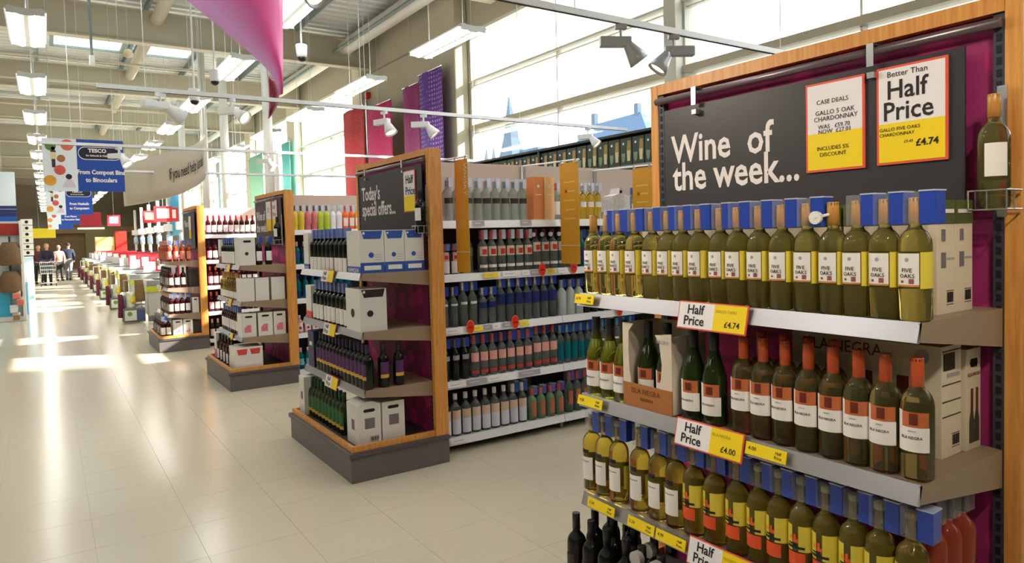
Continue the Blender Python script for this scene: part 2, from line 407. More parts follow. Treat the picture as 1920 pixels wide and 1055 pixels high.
spot(3.32, 6.55, 2.865, -.6, TRACK, 'white spotlight above special offers board in front of purple banner', .9)
spot(5.55, 6.55, 2.865, -1.0, TRACK, 'white spotlight seen before the house roof at the window', .9)
spot(.85, 6.55, 2.865, .4, TRACK, 'white spotlight on long track, left of the tall columns', .5, 1.2)
spot(1.42, 6.55, 2.865, -.9, TRACK, 'round faced white spotlight beside the hanging dome camera', .6)
spot(.8, 10.0, 2.81, -.8, TRACK, 'white spotlight hanging in front of the near blue sign', .9, 1.1)
spot(2.6, 10.0, 2.81, -.8, TRACK, 'white spotlight on the track behind the pink banner tail', .9)

# ---------------------------------------------------------------- hanging cameras, poles, columns
def dome(x, y, z, lab, ztop=6.4):
    t = thing('security_camera', lab, 'camera', (x, y, z))
    MB().tube((0, 0, .16), (0, 0, ztop-z), .012, 8).obj('pole', TRACK, t)
    MB().lathe([(.055, .02), (.062, .06), (.07, .16), (.066, .17)], 14).obj('housing', TRACK, t, smooth=True)
    MB().lathe([(.012, -.03), (.035, -.02), (.05, .0), (.054, .02)], 14).obj('dome', BLACK, t, smooth=True)
dome(2.62, 8.3, 3.74, 'white dome camera on a pole right of the pink banner')
dome(1.62, 9.5, 3.35, 'small dome camera hanging beside the pale column')
dome(1.95, 9.9, 3.7, 'small dome camera below the roof light near the pink banner')
t = thing('ceiling_pole', 'thin grey pole with white tip hanging above the blue signs', 'pole', (.56, 10, 3.8))
MB().tube((0, 0, .1), (0, 0, 2.6), .016, 8).obj('pole', PURLIN, t); B(-.03, -.03, 0, .03, .03, .12).obj('sensor', TRACK, t, bevel=.008)
t = thing('smoke_detector', 'round beige disc hanging below the far roof beam', 'detector', (1.34, 14, 4.95))
MB().lathe([(.02, -.08), (.075, -.05), (.085, 0), (.06, .06), (.01, .08)], 14).obj('head', mat('beige plastic', (206, 192, 158), .5), t, smooth=True)
MB().tube((0, 0, .08), (0, 0, 1.6), .003, 5).obj('cable', CABLE, t)
PALE = mat('pale column paint', (222, 222, 212), .45)
for x, y, r, lab in ((3.72, 14.1, .09, 'nearest round white column, behind the pink banner tail'), (4.1, 19.9, .11, 'round pale column left of the pink banner tail'),
                  (3.1, 17.2, .08, 'round white column standing right of the curved help banner'), (3.75, 24.5, .1, 'round white column behind the curved help banner')):
    t = thing('column', lab, 'column', (x, y, 0))
    MB().tube((0, 0, .0), (0, 0, 6.5), r, 16).obj('shaft', PALE, t, smooth=True)
    MB().tube((0, 0, .0), (0, 0, .15), r+.03, 16).obj('base_collar', KICK, t, smooth=True)
# ---------------------------------------------------------------- fabric banners
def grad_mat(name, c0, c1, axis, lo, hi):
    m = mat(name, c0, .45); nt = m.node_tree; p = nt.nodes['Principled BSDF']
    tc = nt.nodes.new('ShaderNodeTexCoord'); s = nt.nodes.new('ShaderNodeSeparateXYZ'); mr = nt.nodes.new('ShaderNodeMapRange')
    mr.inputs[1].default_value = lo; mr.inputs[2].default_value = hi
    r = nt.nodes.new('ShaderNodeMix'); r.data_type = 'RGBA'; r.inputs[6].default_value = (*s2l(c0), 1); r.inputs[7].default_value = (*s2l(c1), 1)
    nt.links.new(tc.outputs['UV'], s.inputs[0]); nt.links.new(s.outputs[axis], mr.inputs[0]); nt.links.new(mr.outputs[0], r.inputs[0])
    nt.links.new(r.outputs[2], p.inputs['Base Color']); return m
def ribbon(name, L, R, ydepth, nU, m, parent, y, bulge=.25):
    """cloth between two edge curves (lists of x,z), bulging in depth"""
    vs = []; fs = []; uv = []; n = len(L)
    for k in range(n):
        for i in range(nU+1):
            u = i/nU; x = L[k][0]*(1-u)+R[k][0]*u; z = L[k][1]*(1-u)+R[k][1]*u
            vs.append((x, y+ydepth(u, k/(n-1)), z)); uv.append((u, k/(n-1)))
    for k in range(n-1):
        for i in range(nU): fs.append((k*(nU+1)+i, k*(nU+1)+i+1, (k+1)*(nU+1)+i+1, (k+1)*(nU+1)+i))
    me = bpy.data.meshes.new(name); me.from_pydata(vs, [], fs); me.materials.append(m)
    ul = me.uv_layers.new(name='UVMap')
    for p in me.polygons:
        p.use_smooth = True
        for li in p.loop_indices: ul.data[li].uv = uv[me.loops[li].vertex_index]
    o = ob(name, me, parent)
    md = o.modifiers.new('thickness', 'SOLIDIFY'); md.thickness = .006
    return o
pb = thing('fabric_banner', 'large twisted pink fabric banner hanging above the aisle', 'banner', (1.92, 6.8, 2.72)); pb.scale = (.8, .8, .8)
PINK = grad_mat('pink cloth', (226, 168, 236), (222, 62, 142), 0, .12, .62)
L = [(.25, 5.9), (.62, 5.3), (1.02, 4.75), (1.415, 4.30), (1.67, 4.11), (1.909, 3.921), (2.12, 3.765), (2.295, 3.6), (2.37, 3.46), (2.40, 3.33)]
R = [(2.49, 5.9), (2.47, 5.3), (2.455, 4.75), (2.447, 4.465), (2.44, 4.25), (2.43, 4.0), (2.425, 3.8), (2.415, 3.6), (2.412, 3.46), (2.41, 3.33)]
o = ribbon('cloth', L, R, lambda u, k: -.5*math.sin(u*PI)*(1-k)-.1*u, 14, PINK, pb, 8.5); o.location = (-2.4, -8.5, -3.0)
L = [(2.27, 3.66), (2.285, 3.45), (2.285, 3.25), (2.28, 3.06)]; R = [(2.36, 3.5), (2.41, 3.36), (2.385, 3.22), (2.3, 3.08)]
o = ribbon('tail', L, R, lambda u, k: .05+.1*math.sin(u*PI), 6, mat('mauve cloth lining', (190, 116, 128), .6), pb, 8.5); o.location = (-2.4, -8.5, -3.0)
MB().tube((0, 0, 2.85), (0, 0, 4.66), .005, 5).obj('cable', CABLE, pb)
def help_banner(y, s, lab, words):
    t = thing('fabric_banner', lab, 'banner', (1.19*s, y, 2.28))
    tops = [(1.187, 2.98), (1.45, 3.06), (1.74, 3.14), (2.0, 3.2), (2.234, 3.3), (2.40, 3.43), (2.501, 3.56)]
    bots = [(1.20, 2.28), (1.45, 2.31), (1.74, 2.37), (2.0, 2.45), (2.234, 2.58), (2.40, 2.72), (2.49, 2.85)]
    k = s
    L = [(x*k, 1.6+(z-1.6)*k) for x, z in tops]; R = [(x*k, 1.6+(z-1.6)*k) for x, z in bots]
    dep = lambda u, q: -.9*k*math.sin(q*PI*.9)
    o = ribbon('cloth', L, R, dep, 4, mat('stone fabric', (188, 180, 162), .7), t, y); o.location = (-1.19*s, -y, -2.28)
    me = text_data(words, .27*k, bold=.003, width=.36, extr=.0005).copy(); me.materials.clear(); me.materials.append(PRINTK)
    for v in me.vertices:
        q = .37+v.co.x/(2.2*k); q = min(q, 1.0)
        f = q*6; i = min(5, int(f)); f -= i
        tx = L[i][0]*(1-f)+L[i+1][0]*f; tz = L[i][1]*(1-f)+L[i+1][1]*f; bz = R[i][1]*(1-f)+R[i+1][1]*f
        zz = tz+(bz-tz)*.62+v.co.y
        v.co = (tx-1.19*s, dep(0, q)-.012, zz-2.28)
    ob('lettering', me, t)
    for q in (0, 6): MB().tube((L[q][0]-1.19*s, 0, L[q][1]-2.28), (L[q][0]-1.19*s, 0, 4.15), .004, 5).obj('cable', CABLE, t)
help_banner(14, 1, 'curved stone coloured banner reading If you need help just ask', 'If you need help just ask')
help_banner(24, 24/14*.97, 'farther curved stone coloured banner behind the nearer help banner', 'Just ask')
def wall_banner(y0, y1, z0, z1, m, lab, x=6.2, x1=None):
    t = thing('hanging_banner', lab, 'banner', (x, (y0+y1)/2, z0))
    yc = (y0+y1)/2; x1 = x if x1 is None else x1
    vs = []; n = 10
    for i in range(n+1):
        u = i/n
        for z in (z0, z1): vs.append((x+(x1-x)*u+.02*math.sin(u*7)-x, y0+(y1-y0)*u-yc, z-z0))
    o = MB().add(vs, [(2*i, 2*i+2, 2*i+3, 2*i+1) for i in range(n)]).obj('cloth', m, t, smooth=True)
    md = o.modifiers.new('thickness', 'SOLIDIFY'); md.thickness = .008
    MB().tube((0, y0-yc, z1-z0), (x1-x, y1-yc, z1-z0), .014, 8).obj('top_rod', CHROME, t)
    MB().tube((0, 0, z1-z0), (0, 0, 6.3-z0), .004, 5).obj('cable', CABLE, t)
wall_banner(15.25, 16.6, 1.6, 4.66, dots_mat('red dotted cloth', (206, 52, 60), (232, 110, 110), 22, .28), 'red dotted wall banner left of the pink one')
wall_banner(13.72, 15.1, 1.6, 4.52, dots_mat('pink dotted cloth', (206, 38, 106), (232, 84, 140), 22, .28), 'hot pink dotted wall banner beside the red one')
wall_banner(12.4, 13.15, 1.6, 4.62, dots_mat('magenta dotted cloth', (150, 50, 112), (186, 84, 140), 22, .28), 'mauve wall banner just left of the purple one')
wall_banner(11.45, 12.4, 1.6, 4.74, dots_mat('violet dotted cloth', (96, 60, 152), (204, 140, 212), 12, .32, lo=.15), 'purple dotted wall banner nearest the beige pillar')
wall_banner(21.5, 22.4, 2.3, 4.6, mat('turquoise cloth', (120, 225, 220), .6), 'turquoise banner hanging at the far windows', 6.3)
wall_banner(24.7, 26.7, 2.2, 4.6, mat('mint cloth', (168, 228, 196), .6), 'mint green banner hanging at the far windows', 6.3)
wall_banner(31, 34.2, 1.9, 4.9, mat('teal blue cloth', (34, 140, 182), .6), 'teal blue banner hanging over the checkouts', 4.6)

# ---------------------------------------------------------------- blue category signs
DISC = [(.1, .85, .07, (90, 130, 70)), (.30, .88, .085, (214, 110, 80)), (.22, .62, .055, (170, 110, 60)), (.2, .40, .075, (206, 90, 80)), (.08, .2, .08, (226, 160, 60))]
def cat_sign(y, l1, l2, lab, k=1.0, detail=True):
    Wd, Ht = 1.02*k, .76*k; x0 = .0+.008*(y-12)*.4; z0 = 1.6+(2.385-1.6)*(k if k > 1 else 1)
    t = thing('hanging_sign', lab, 'sign', (x0, y, z0), 0, 'blue category signs')
    B(0, -.01, 0, .42*k, .01, Ht).obj('picture_panel', mat('sign white', (224, 234, 242), .5), t)
    B(.42*k, -.011, 0, Wd, .011, Ht).obj('blue_panel', mat('sign blue', (30, 74, 164), .45), t)
    for (u, v, r, c) in DISC:
        MB().tube((u*1.02*k, -.010, v*Ht), (u*1.02*k, -.014, v*Ht), r*.95*k, 18).obj('picture_disc', mat('disc %d%d%d' % c, c, .5, noise=.35, nscale=25), t)
    if detail:
        fg = MB().box(.11*k, -.013, .34*k, .155*k, -.010, .5*k).box(.10*k, -.013, .5*k, .165*k, -.010, .585*k)
        fg.obj('child_figure', mat('figure shade', (60, 46, 60), .6), t)
        B(.10*k, -.0135, .46*k, .165*k, -.0105, .56*k).obj('child_shirt', mat('figure shirt', (226, 206, 150), .6), t)
        MB().tube((.133*k, -.011, .61*k), (.133*k, -.014, .61*k), .026*k, 10).obj('child_head', mat('figure hair', (40, 30, 34), .6), t)
        MB().tube((.31*k, -.011, .21*k), (.31*k, -.014, .21*k), .04*k, 12).obj('child_head', MC['figure hair'], t)
        MB().prism([(.22*k, .06*k), (.39*k, .05*k), (.37*k, .13*k), (.33*k, .19*k), (.27*k, .16*k)], 'y', -.013, -.010).obj('child_figure', mat('figure pale', (210, 200, 214), .6), t)
    pill = []
    for i in range(17):
        a = PI/2+PI*i/16; pill.append((.53*k+.085*k*math.cos(a), .56*k+.085*k*math.sin(a)))
    for i in range(17):
        a = -PI/2+PI*i/16; pill.append((.90*k+.085*k*math.cos(a), .56*k+.085*k*math.sin(a)))
    MB().prism([(.72*k+(a-.72*k)*1.03, .56*k+(b-.56*k)*1.12) for a, b in pill], 'y', -.013, -.010).obj('badge_rim', WHITE, t)
    MB().prism(pill, 'y', -.015, -.012).obj('badge', mat('badge navy', (18, 24, 40), .4), t)
    text('TESCO', .075*k, '-y', (.565*k, -.0165, .575*k), PRINTW, t, bold=.003)
    text('for Schools & Clubs', .036*k, '-y', (.535*k, -.0165, .515*k), PRINTW, t, bold=.001)
    text(l1, .088*k, '-y', (.72*k, -.013, .255*k), PRINTW, t, bold=.003, align='CENTER', width=.85)
    text(l2, .088*k, '-y', (.72*k, -.013, .14*k), PRINTW, t, bold=.003, align='CENTER', width=.85)
    for q in (.12, .9): MB().tube((q*k, 0, Ht), (q*k, 0, 6.4-z0), .004, 5).obj('cable', CABLE, t)
    for a in t.children:
        if a.name.startswith('lettering'): a.matrix_world = Matrix.Translation((-0, 0, 0)) @ a.matrix_world
    return t
cat_sign(12.0, 'From Compost Bins', 'to Binoculars', 'nearest blue and white hanging sign reading From Compost Bins to Binoculars')
cat_sign(21.3, 'From Netballs', 'to Computers', 'second blue and white hanging sign reading From Netballs to Computers')
cat_sign(30.6, 'From Pianos', 'to Percussion Sets', 'third blue and white hanging sign along the aisle', detail=False)
cat_sign(40.0, '', '', 'farthest blue and white hanging sign along the aisle', detail=False)

# ---------------------------------------------------------------- bottles
GL = {}
def glass(name, rgb, rough=.03, trans=.9, ior=1.4):
    return mat('glass '+name, rgb, rough, trans=trans, ior=ior)
G_CHARD = glass('golden wine', (226, 216, 120), .03, .92, 1.38)
G_WHITE = glass('straw wine', (206, 192, 120), .03, .93, 1.38)
G_YEL = glass('yellow wine', (240, 212, 84), .03, .9, 1.38)
G_GREEN = glass('dark green', (64, 84, 40), .04, .7)
G_OLIVE = glass('olive green', (150, 158, 50), .04, .85, 1.38)
G_DARK = glass('near black', (22, 24, 22), .06, .15)
G_CLEAR = glass('clear', (190, 206, 202), .05, .8, 1.3)
G_FROST = mat('frosted glass', (214, 226, 224), .4, trans=.25)
G_TEAL = glass('teal spirit', (20, 160, 178), .06, .6, 1.3)
G_RED = glass('red wine', (60, 12, 18), .06, .2)
G_ROSE = glass('rose wine', (222, 96, 70), .05, .6, 1.3)
LABW = mat('bottle label white', (242, 236, 232), .5)
def bord(r, h, n=20):
    return [(r*.85, 0), (r, .006), (r, h*.59), (r*.985, h*.635), (r*.93, h*.67), (r*.82, h*.703), (r*.65, h*.732), (r*.47, h*.752), (r*.39, h*.775), (r*.38, h*.80), (r*.37, h*.97), (r*.40, h*.975), (r*.40, h)]
def burg(r, h):
    return [(r*.85, 0), (r, .006), (r, h*.46), (r*.97, h*.52), (r*.80, h*.62), (r*.56, h*.71), (r*.42, h*.79), (r*.37, h*.86), (r*.36, h)]
def spirit(r, h):
    return [(r*.9, 0), (r, .006), (r, h*.62), (r*.93, h*.68), (r*.55, h*.76), (r*.38, h*.80), (r*.36, h*.95), (r*.36, h*.96)]
def make_bottle(label, name='wine_bottle', r=.0375, h=.298, shape=bord, glassm=G_CHARD, cap=None, capz=(.8, 1.0), n=16,
                lab=None, back=None, sectag=None, extra=None, cat='bottle'):
    t = thing(name, label, cat)
    MB().lathe(shape(r, h), n).obj('glass_body', glassm, t, smooth=True)
    if cap:
        rc = r*.42; MB().lathe([(rc, h*capz[0]), (rc*.97, h*capz[1]), (rc*.9, h*capz[1]+.002)], 12).obj('capsule', cap, t, smooth=True)
    if lab:                         # (z0, z1, half angle, material)
        for (z0, z1, a0, a1, m) in lab:
            MB().arc(r+.0010, z0*h, z1*h, a0, a1).obj('label', m, t, smooth=True, fixn=False)
    if back:
        MB().arc(r+.0005, back[0]*h, back[1]*h, PI-back[2], PI+back[2], 14).obj('back_wrap_label', back[3], t, smooth=True, fixn=False)  # wide arcs reach forward, standing in for the lit label seen through wine
    if sectag:
        kind, mtl = sectag; sc_ = h/.298
        if kind == 'big':
            g = B(.017, -.014, h*.785, .054, .034, h*1.06).obj('security_tag', mtl, t, bevel=.003)
            B(.016, -.0155, h*1.052, .055, .035, h*1.064).obj('tag_rim', MC['tag rim'], g)
            B(-.022, -.018, h*.79, .0165, .034, h*1.055).obj('tag_shell', CLEART, g, bevel=.003)
        elif kind == 'small':
            g = B(.006, -.020, h*.80, .038, .018, h*1.03).obj('security_tag', mtl, t)
            B(-.02, -.02, h*.80, .008, .018, h*1.03).obj('tag_shell', CLEART, g)
        elif kind == 'hook':
            g = MB().tube((-.035, -.03, h*.87), (-.035, -.02, h*.87), .018, 12).tube((-.035, -.03, h*.87), (0, -.01, h*.9), .004, 6).obj('security_tag', mtl, t)
    if extra: extra(t, r, h)
    return t
def rowof(proto, places, z, rz, desc, group, side='left'):
    """places: list of (x, y); the first use moves the prototype itself"""
    places = sorted(places, key=lambda p: p[0]/p[1]); n = len(places)
    for i, (x, y) in enumerate(places):
        lab = desc if n == 1 else '%s from the %s of the %s' % (ordn(i), side, desc)
        jit = random.uniform(-.0015, .0015)
        if i == 0:
            proto.location = (x+jit, y, z); proto.rotation_euler = (0, 0, rz); proto['label'] = lab; proto['group'] = group
            if not 4 <= len(lab.split()) <= 16: print('LABEL WORDS', len(lab.split()), lab)
        else: dup(proto, (x+jit, y, z), rz+random.uniform(-.06, .06), lab, group)
RF = -PI/2          # facing the aisle (-X)

# ---------------------------------------------------------------- end cap units
SHZ = (1.362, .972, .585)
def poster(parent, X, ya, yb, za, zb, split, name='poster', lines=(), face='-x', thick=.006):
    """card with red border, white upper part, yellow lower part; yb < ya is the right hand edge"""
    p = B(X-thick, yb, za, X, ya, zb).obj(name, REDB, parent)
    B(X-thick-.0012, yb+.007, za+(zb-za)*split, X-thick, ya-.007, zb-.007).obj('white_field', PAPER, p)
    B(X-thick-.0012, yb+.007, za+.007, X-thick, ya-.007, za+(zb-za)*split).obj('yellow_field', YEL, p)
    for s, size, y, z, kw in lines:
        text(s, size, '-x', (X-thick-.0022, y, z), PRINTK, p, **kw)
    return p
def endcap(Y0, xF, xB, W, head, e0=False, dz=0, zt=2.205):
    """Y0 near edge, xB base front, xF frame front plane, W width"""
    u = thing('endcap_display', head['label'], 'shelf unit', (0, 0, 0), 0, 'wooden gondola end displays')
    Y1 = Y0+W; xb = xF+.10
    B(xB, Y0, 0, xb, Y1, .168).obj('plinth', KICK, u, bevel=.004)
    MB().box(xB-.014, Y0-.014, .166, xb, Y1+.014, .2).obj('plinth_lip', LIP, u, bevel=.008)
    kb = MB().box(xB+.012, Y0+.012, .2, xB+.034, Y1-.012, .238).box(xB+.034, Y0+.012, .2, xb-.1, Y0+.034, .238).box(xB+.034, Y1-.034, .2, xb-.1, Y1-.012, .238)
    kb.obj('wooden_kerb', WOOD, u)
    B(xB+.034, Y0+.034, .2, xF, Y1-.034, .208).obj('deck', DECKIN, u)
    for a, b in ((Y0, Y0+.042), (Y1-.042, Y1)): B(xF, a, .2, xb, b, zt).obj('post', WOOD, u, bevel=.003)
    B(xF-.001, Y0+.042, zt-.045, xb, Y1-.042, zt).obj('top_rail', WOOD, u)
    B(xF+.03, Y0+.042, .2, xF+.05, Y1-.042, zt-.045).obj('back_panel', PURPLE, u)
    for yc in (Y0+.056, Y1-.056):
        c = B(xF+.004, yc-.014, .22, xF+.03, yc+.014, zt-.05).obj('slotted_upright', CHAN, u)
        sl = MB(); z = .26
        while z < zt-.08: sl.box(xF+.002, yc-.006, z, xF+.0045, yc+.006, z+.02); z += .032
        s = sl.obj('slots', SLOT, c); s['kind'] = 'stuff'
    MB().tube((xF-.012, Y0+.045, zt-.075), (xF-.012, Y1-.045, zt-.075), .014, 12).obj('hanging_rail', RAIL, u, smooth=True)
    xs = head['xs']
    for zz in SHZ:
        z = zz+dz; ya, yb = Y0+.045, Y1-.045
        s = B(xs+.012, ya+.0035, z-.022, xF+.01, yb-.0035, z).obj('shelf', BEIGE, u)
        MB().prism([(xs-.012, z-.045), (xs, z-.048), (xs+.014, z+.002), (xs+.004, z+.003)], 'y', ya, yb).obj('edge_strip', ALU, s)
        for yy in (ya, yb-.003):
            MB().prism([(xs+.002, z+.0005), (xs+.002, z-.045), (xF, z-.105), (xF, z+.0005)], 'y', yy, yy+.003).obj('side_bracket', BEIGE, s)
    # header board
    XB = xF-.012
    b = B(XB-.008, head['by'][0], head['bz'][0], XB, head['by'][1], head['bz'][1]).obj('header_board', BOARD, u)
    for s, size, y, z, kw in head['text']: text(s, size, '-x', (XB-.0085, y, z), PRINTW, b, **kw)
    for yy in head['hooks']:
        MB().box(XB-.03, yy-.011, zt-.062, XB+.012, yy+.011, zt-.056).box(XB-.033, yy-.011, head['bz'][1]-.005, XB-.028, yy+.011, zt-.056).box(XB-.031, yy-.011, head['bz'][1]-.04, XB-.009, yy+.011, head['bz'][1]-.022).obj('hook', CHROME, u)
    for args in head['posters']: poster(u, XB-.009, *args)
    return u
BIGT = dict(bold=.0045, width=.93)
hp = lambda y, z, s, kw=None: [('Half', s, y, z, dict(bold=s*.02, width=.95)), ('Price', s, y+s*.08, z-s*1.02, dict(bold=s*.02, width=.95))]
head0 = dict(label='nearest wooden end display of white wine under Wine of the week board', xs=1.70, by=(.905, 2.03), bz=(1.64, 2.085), hooks=(1.853, 1.158),
    text=[('Wine  of', .155, 1.99, 1.868, dict(bold=.0028, width=.84)), ('the week...', .155, 1.985, 1.758, dict(bold=.0028, width=.84))],
    posters=[(1.385, 1.185, 1.776, 2.066, .43, 'offer_poster', [('CASE DEALS', .02, 1.345, 1.995, {}), ('GALLO 5 OAK', .021, 1.35, 1.96, {}), ('CHARDONNAY', .021, 1.355, 1.94, {}), ('WAS   £59.70', .019, 1.34, 1.915, {}), ('NOW  £27.01', .019, 1.34, 1.899, {}), ('INCLUDES 5%', .018, 1.345, 1.845, {}), ('DISCOUNT', .018, 1.335, 1.825, {})]),
             (1.147, .945, 1.778, 2.07, .42, 'offer_poster', [('Better Than', .024, 1.115, 2.038, {}), ('Half', .078, 1.117, 1.973, dict(bold=.001, width=.92)), ('Price', .078, 1.128, 1.91, dict(bold=.001, width=.92)), ('GALLO FIVE OAKS', .0145, 1.138, 1.878, {}), ('CHARDONNAY', .0145, 1.138, 1.862, {}), ('£9.49', .012, 1.066, 1.838, {}), ('£4.74', .028, 1.032, 1.826, dict(bold=.0007))])])
E0 = endcap(.775, 2.15, 1.575, 1.35, head0, True)
head3 = dict(label='wooden end display with Todays special offers board and boxed wine', xs=1.70, by=(4.36, 5.5), bz=(1.64, 2.10), hooks=(5.33, 4.63),
    text=[("Today's", .15, 5.46, 1.90, dict(bold=.003, width=.8)), ('special offers...', .15, 5.46, 1.775, dict(bold=.003, width=.74))],
    posters=[(4.64, 4.45, 1.775, 2.072, .38, 'offer_poster', hp(4.60, 1.98, .08))])
E3 = endcap(4.29, 2.20, 1.577, 1.345, head3)
head2 = dict(label='wooden end display behind special offers one, small Wine of week board', xs=1.70, by=(7.81, 8.95), bz=(1.55, 2.07), hooks=(8.75, 8.05),
    text=[('Wine of', .15, 8.90, 1.84, dict(bold=.003, width=.8)), ('the week...', .15, 8.90, 1.70, dict(bold=.003, width=.8))],
    posters=[(8.42, 8.2, 1.70, 2.05, .4, 'offer_poster', [('1/2', .08, 8.37, 1.92, {})]), (8.16, 7.95, 1.70, 2.05, .4, 'offer_poster', [('Half', .07, 8.13, 1.95, {}), ('Price', .07, 8.13, 1.87, {})])])
E2 = endcap(7.74, 2.19, 1.55, 1.30, head2, dz=-.03, zt=2.15)
head1 = dict(label='farthest wooden end display of rose and red wine before the checkouts', xs=1.43, by=(11.3, 12.3), bz=(1.50, 2.05), hooks=(12.1, 11.5),
    text=[('Wine of', .15, 12.2, 1.84, dict(bold=.003, width=.8))], posters=[(11.75, 11.55, 1.65, 2.0, .4, 'offer_poster', [])])
E1 = endcap(11.18, 1.87, 1.29, 1.25, head1, dz=-.04, zt=2.14)

# shelf edge cards and tickets
def price_card(X, yL, yR, zt, hgt, price, lab, sub=''):
    t = thing('price_card', lab, 'price card', (X, yR, zt-hgt), 0, 'half price cards on the shelf edges')
    w_ = yL-yR
    p = B(-.004, 0, 0, 0, w_, hgt).obj('card', REDB, t)
    B(-.0052, w_*.46, .004, -.004, w_-.004, hgt-.004).obj('white_field', PAPER, t)
    B(-.0052, .004, .004, -.004, w_*.46, hgt-.004).obj('yellow_field', YEL, t)
    s = hgt*.46
    text('Half', s, '-x', (-.0058, w_*.86, hgt*.56), PRINTK, t, bold=.0008); text('Price', s, '-x', (-.0058, w_*.90, hgt*.16), PRINTK, t, bold=.0008)
    text(price, s*.62, '-x', (-.0058, w_*.30, hgt*.2), PRINTK, t, bold=.0003)
    if sub: text(sub, s*.32, '-x', (-.0058, w_*.44, hgt*.68), mat('faint print', (190, 160, 30), .6), t)
    t.rotation_euler = (0, .22, 0)
price_card(1.675, 1.555, 1.29, 1.372, .088, '£4.74', 'half price card reading 4.74 on the top near shelf edge', 'GALLO OAKS')
price_card(1.675, 1.575, 1.31, .99, .088, '£4.00', 'half price card reading 4.00 on the middle near shelf edge', 'ISLA NEGRA')
price_card(1.675, 1.53, 1.28, .612, .088, '£4.99', 'half price card on the lowest near shelf edge', 'RESERVE')
for nm, xs_, ya_, dz_ in (('special offers display', 1.675, 5.05, 0), ('second display', 1.675, 8.42, -.03), ('farthest end display', 1.405, 11.95, -.04)):
    for k_, z_ in enumerate(SHZ): price_card(xs_, ya_, ya_-.25, z_+dz_+.012, .09, '', 'price card on the %s shelf edge of the %s' % (('top', 'middle', 'lowest')[k_], nm))
def ticket(X, yL, yR, zt, price, lab, face=0, m=YEL, hgt=.036, txt=True):
    t = thing('shelf_ticket', lab, 'price ticket', (X, yR, zt-hgt), 0, 'yellow shelf edge tickets')
    B(-.003, 0, 0, 0, yL-yR, hgt).obj('ticket_card', m, t)
    if txt:
        text(price, .016, '-x', (-.0036, (yL-yR)*.93, .014), PRINTK, t); text('Half', .012, '-x', (-.0036, .036, .02), PRINTK, t); text('Price', .012, '-x', (-.0036, .038, .007), PRINTK, t)
    t.rotation_euler = (0, .22, 0)
ticket(1.678, 2.08, 1.97, 1.363, '4.74', 'yellow ticket at left end of the top near shelf')
ticket(1.678, 2.075, 1.935, .974, '4.00', 'yellow ticket at left end of the middle near shelf')
ticket(1.678, 1.30, 1.165, .974, '4.00', 'yellow ticket right of the middle half price card')
ticket(1.678, 2.03, 1.88, .587, '3.24', 'yellow ticket at left end of the lowest near shelf')
ticket(1.678, 1.81, 1.68, .587, '3.24', 'yellow ticket in the middle of the lowest near shelf')
ticket(1.678, 1.672, 1.54, .587, '4.99', 'yellow ticket touching the half price card, lowest near shelf')

# ---- near display stock
CAPG = mat('gold capsule', (206, 146, 72), .35, coat=.4); CAPO = mat('orange capsule', (206, 84, 40), .35, coat=.4)
CAPK = mat('black capsule', (28, 28, 30), .35, coat=.3)
YB = mat('yellow back label', (226, 205, 72), .5); OLB = mat('olive strip', (150, 150, 50), .5)
def five(t, r, h):
    wrap_text('FIVE', .014, r+.0018, .120, -.0, PRINTK, t.children[1] if False else t); wrap_text('OAKS', .014, r+.0018, .1065, 0, PRINTK, t)
    MB().arc(r+.0015, .092, .104, .12, .42, 3).arc(r+.0015, .094, .100, -.40, -.2, 2).obj('leaf_print', mat('leaf print', (150, 90, 90), .6, noise=.5, nscale=200), t, fixn=False)
    MB().tube((0, -r-.0012, .150), (0, -r-.0008, .150), .005, 10).obj('emblem', GREYT, t)
P = make_bottle('x x x x', glassm=G_CHARD, cap=CAPG, capz=(.8, 1.0), n=24, lab=[(.30, .555, -.70, .70, LABW), (.285, .30, -.70, .70, mat('orange line', (210, 140, 70), .5))],
                back=(.27, .565, 2.38, YB), sectag=('big', BLUET), extra=five)
YA = [1.972, 1.902, 1.821, 1.736, 1.664, 1.597, 1.526, 1.443, 1.377, 1.3, 1.222, 1.142, .999, .928, .856]
rowof(P, [(1.755, y) for y in YA], SHZ[0], RF, 'blue tagged golden wine bottles, top shelf of nearest display', 'chardonnay bottles on the top near shelf')
for y, lab, hook in ((2.05, 'untagged golden wine bottle at the left end, top near shelf', None), (1.067, 'golden wine bottle with white hook tag among blue tagged ones', ('hook', WHITE))):
    P2 = make_bottle(lab, glassm=G_CHARD, cap=CAPG, n=24, lab=[(.30, .555, -.70, .70, LABW), (.285, .30, -.70, .70, MC['orange line'])], back=(.27, .565, 2.38, YB), sectag=hook, extra=five)
    P2.location = (1.755, y, SHZ[0]); P2.rotation_euler = (0, 0, RF); P2['group'] = 'chardonnay bottles on the top near shelf'
# bottle in the wire cradle
def cradle(X, Y, z, lab, labb, glassm=G_CHARD, cap=CAPG, s=1.0):
    t = thing('bottle_holder', lab, 'wire holder', (X, Y, z), 0, 'wire bottle holders')
    g = MB(); r = .0022
    for zz in (.0, .05):
        g.path([(.05, -.045, zz), (-.045, -.045, zz), (-.045, .045, zz), (.05, .045, zz), (.05, -.045, zz)], r)
    for a, b in ((-.045, -.045), (-.045, .0), (-.045, .045), (0, -.045), (0, .045)): g.tube((a, b, 0), (a, b, .05), r, 6)
    g.path([(-.045, 0, 0), (.05, 0, 0)], r)
    g.obj('wire_basket', CHROME, t); B(.045, -.012, -.02, .05, .012, .33).obj('mount_plate', CHROME, t)
    b = make_bottle(labb, glassm=glassm, cap=cap, n=16, lab=[(.28, .57, -.7, .7, LABW)], back=(.27, .565, .8, YB))
    b.location = (X-.002, Y, z+.003); b.rotation_euler = (0, 0, RF+.5)
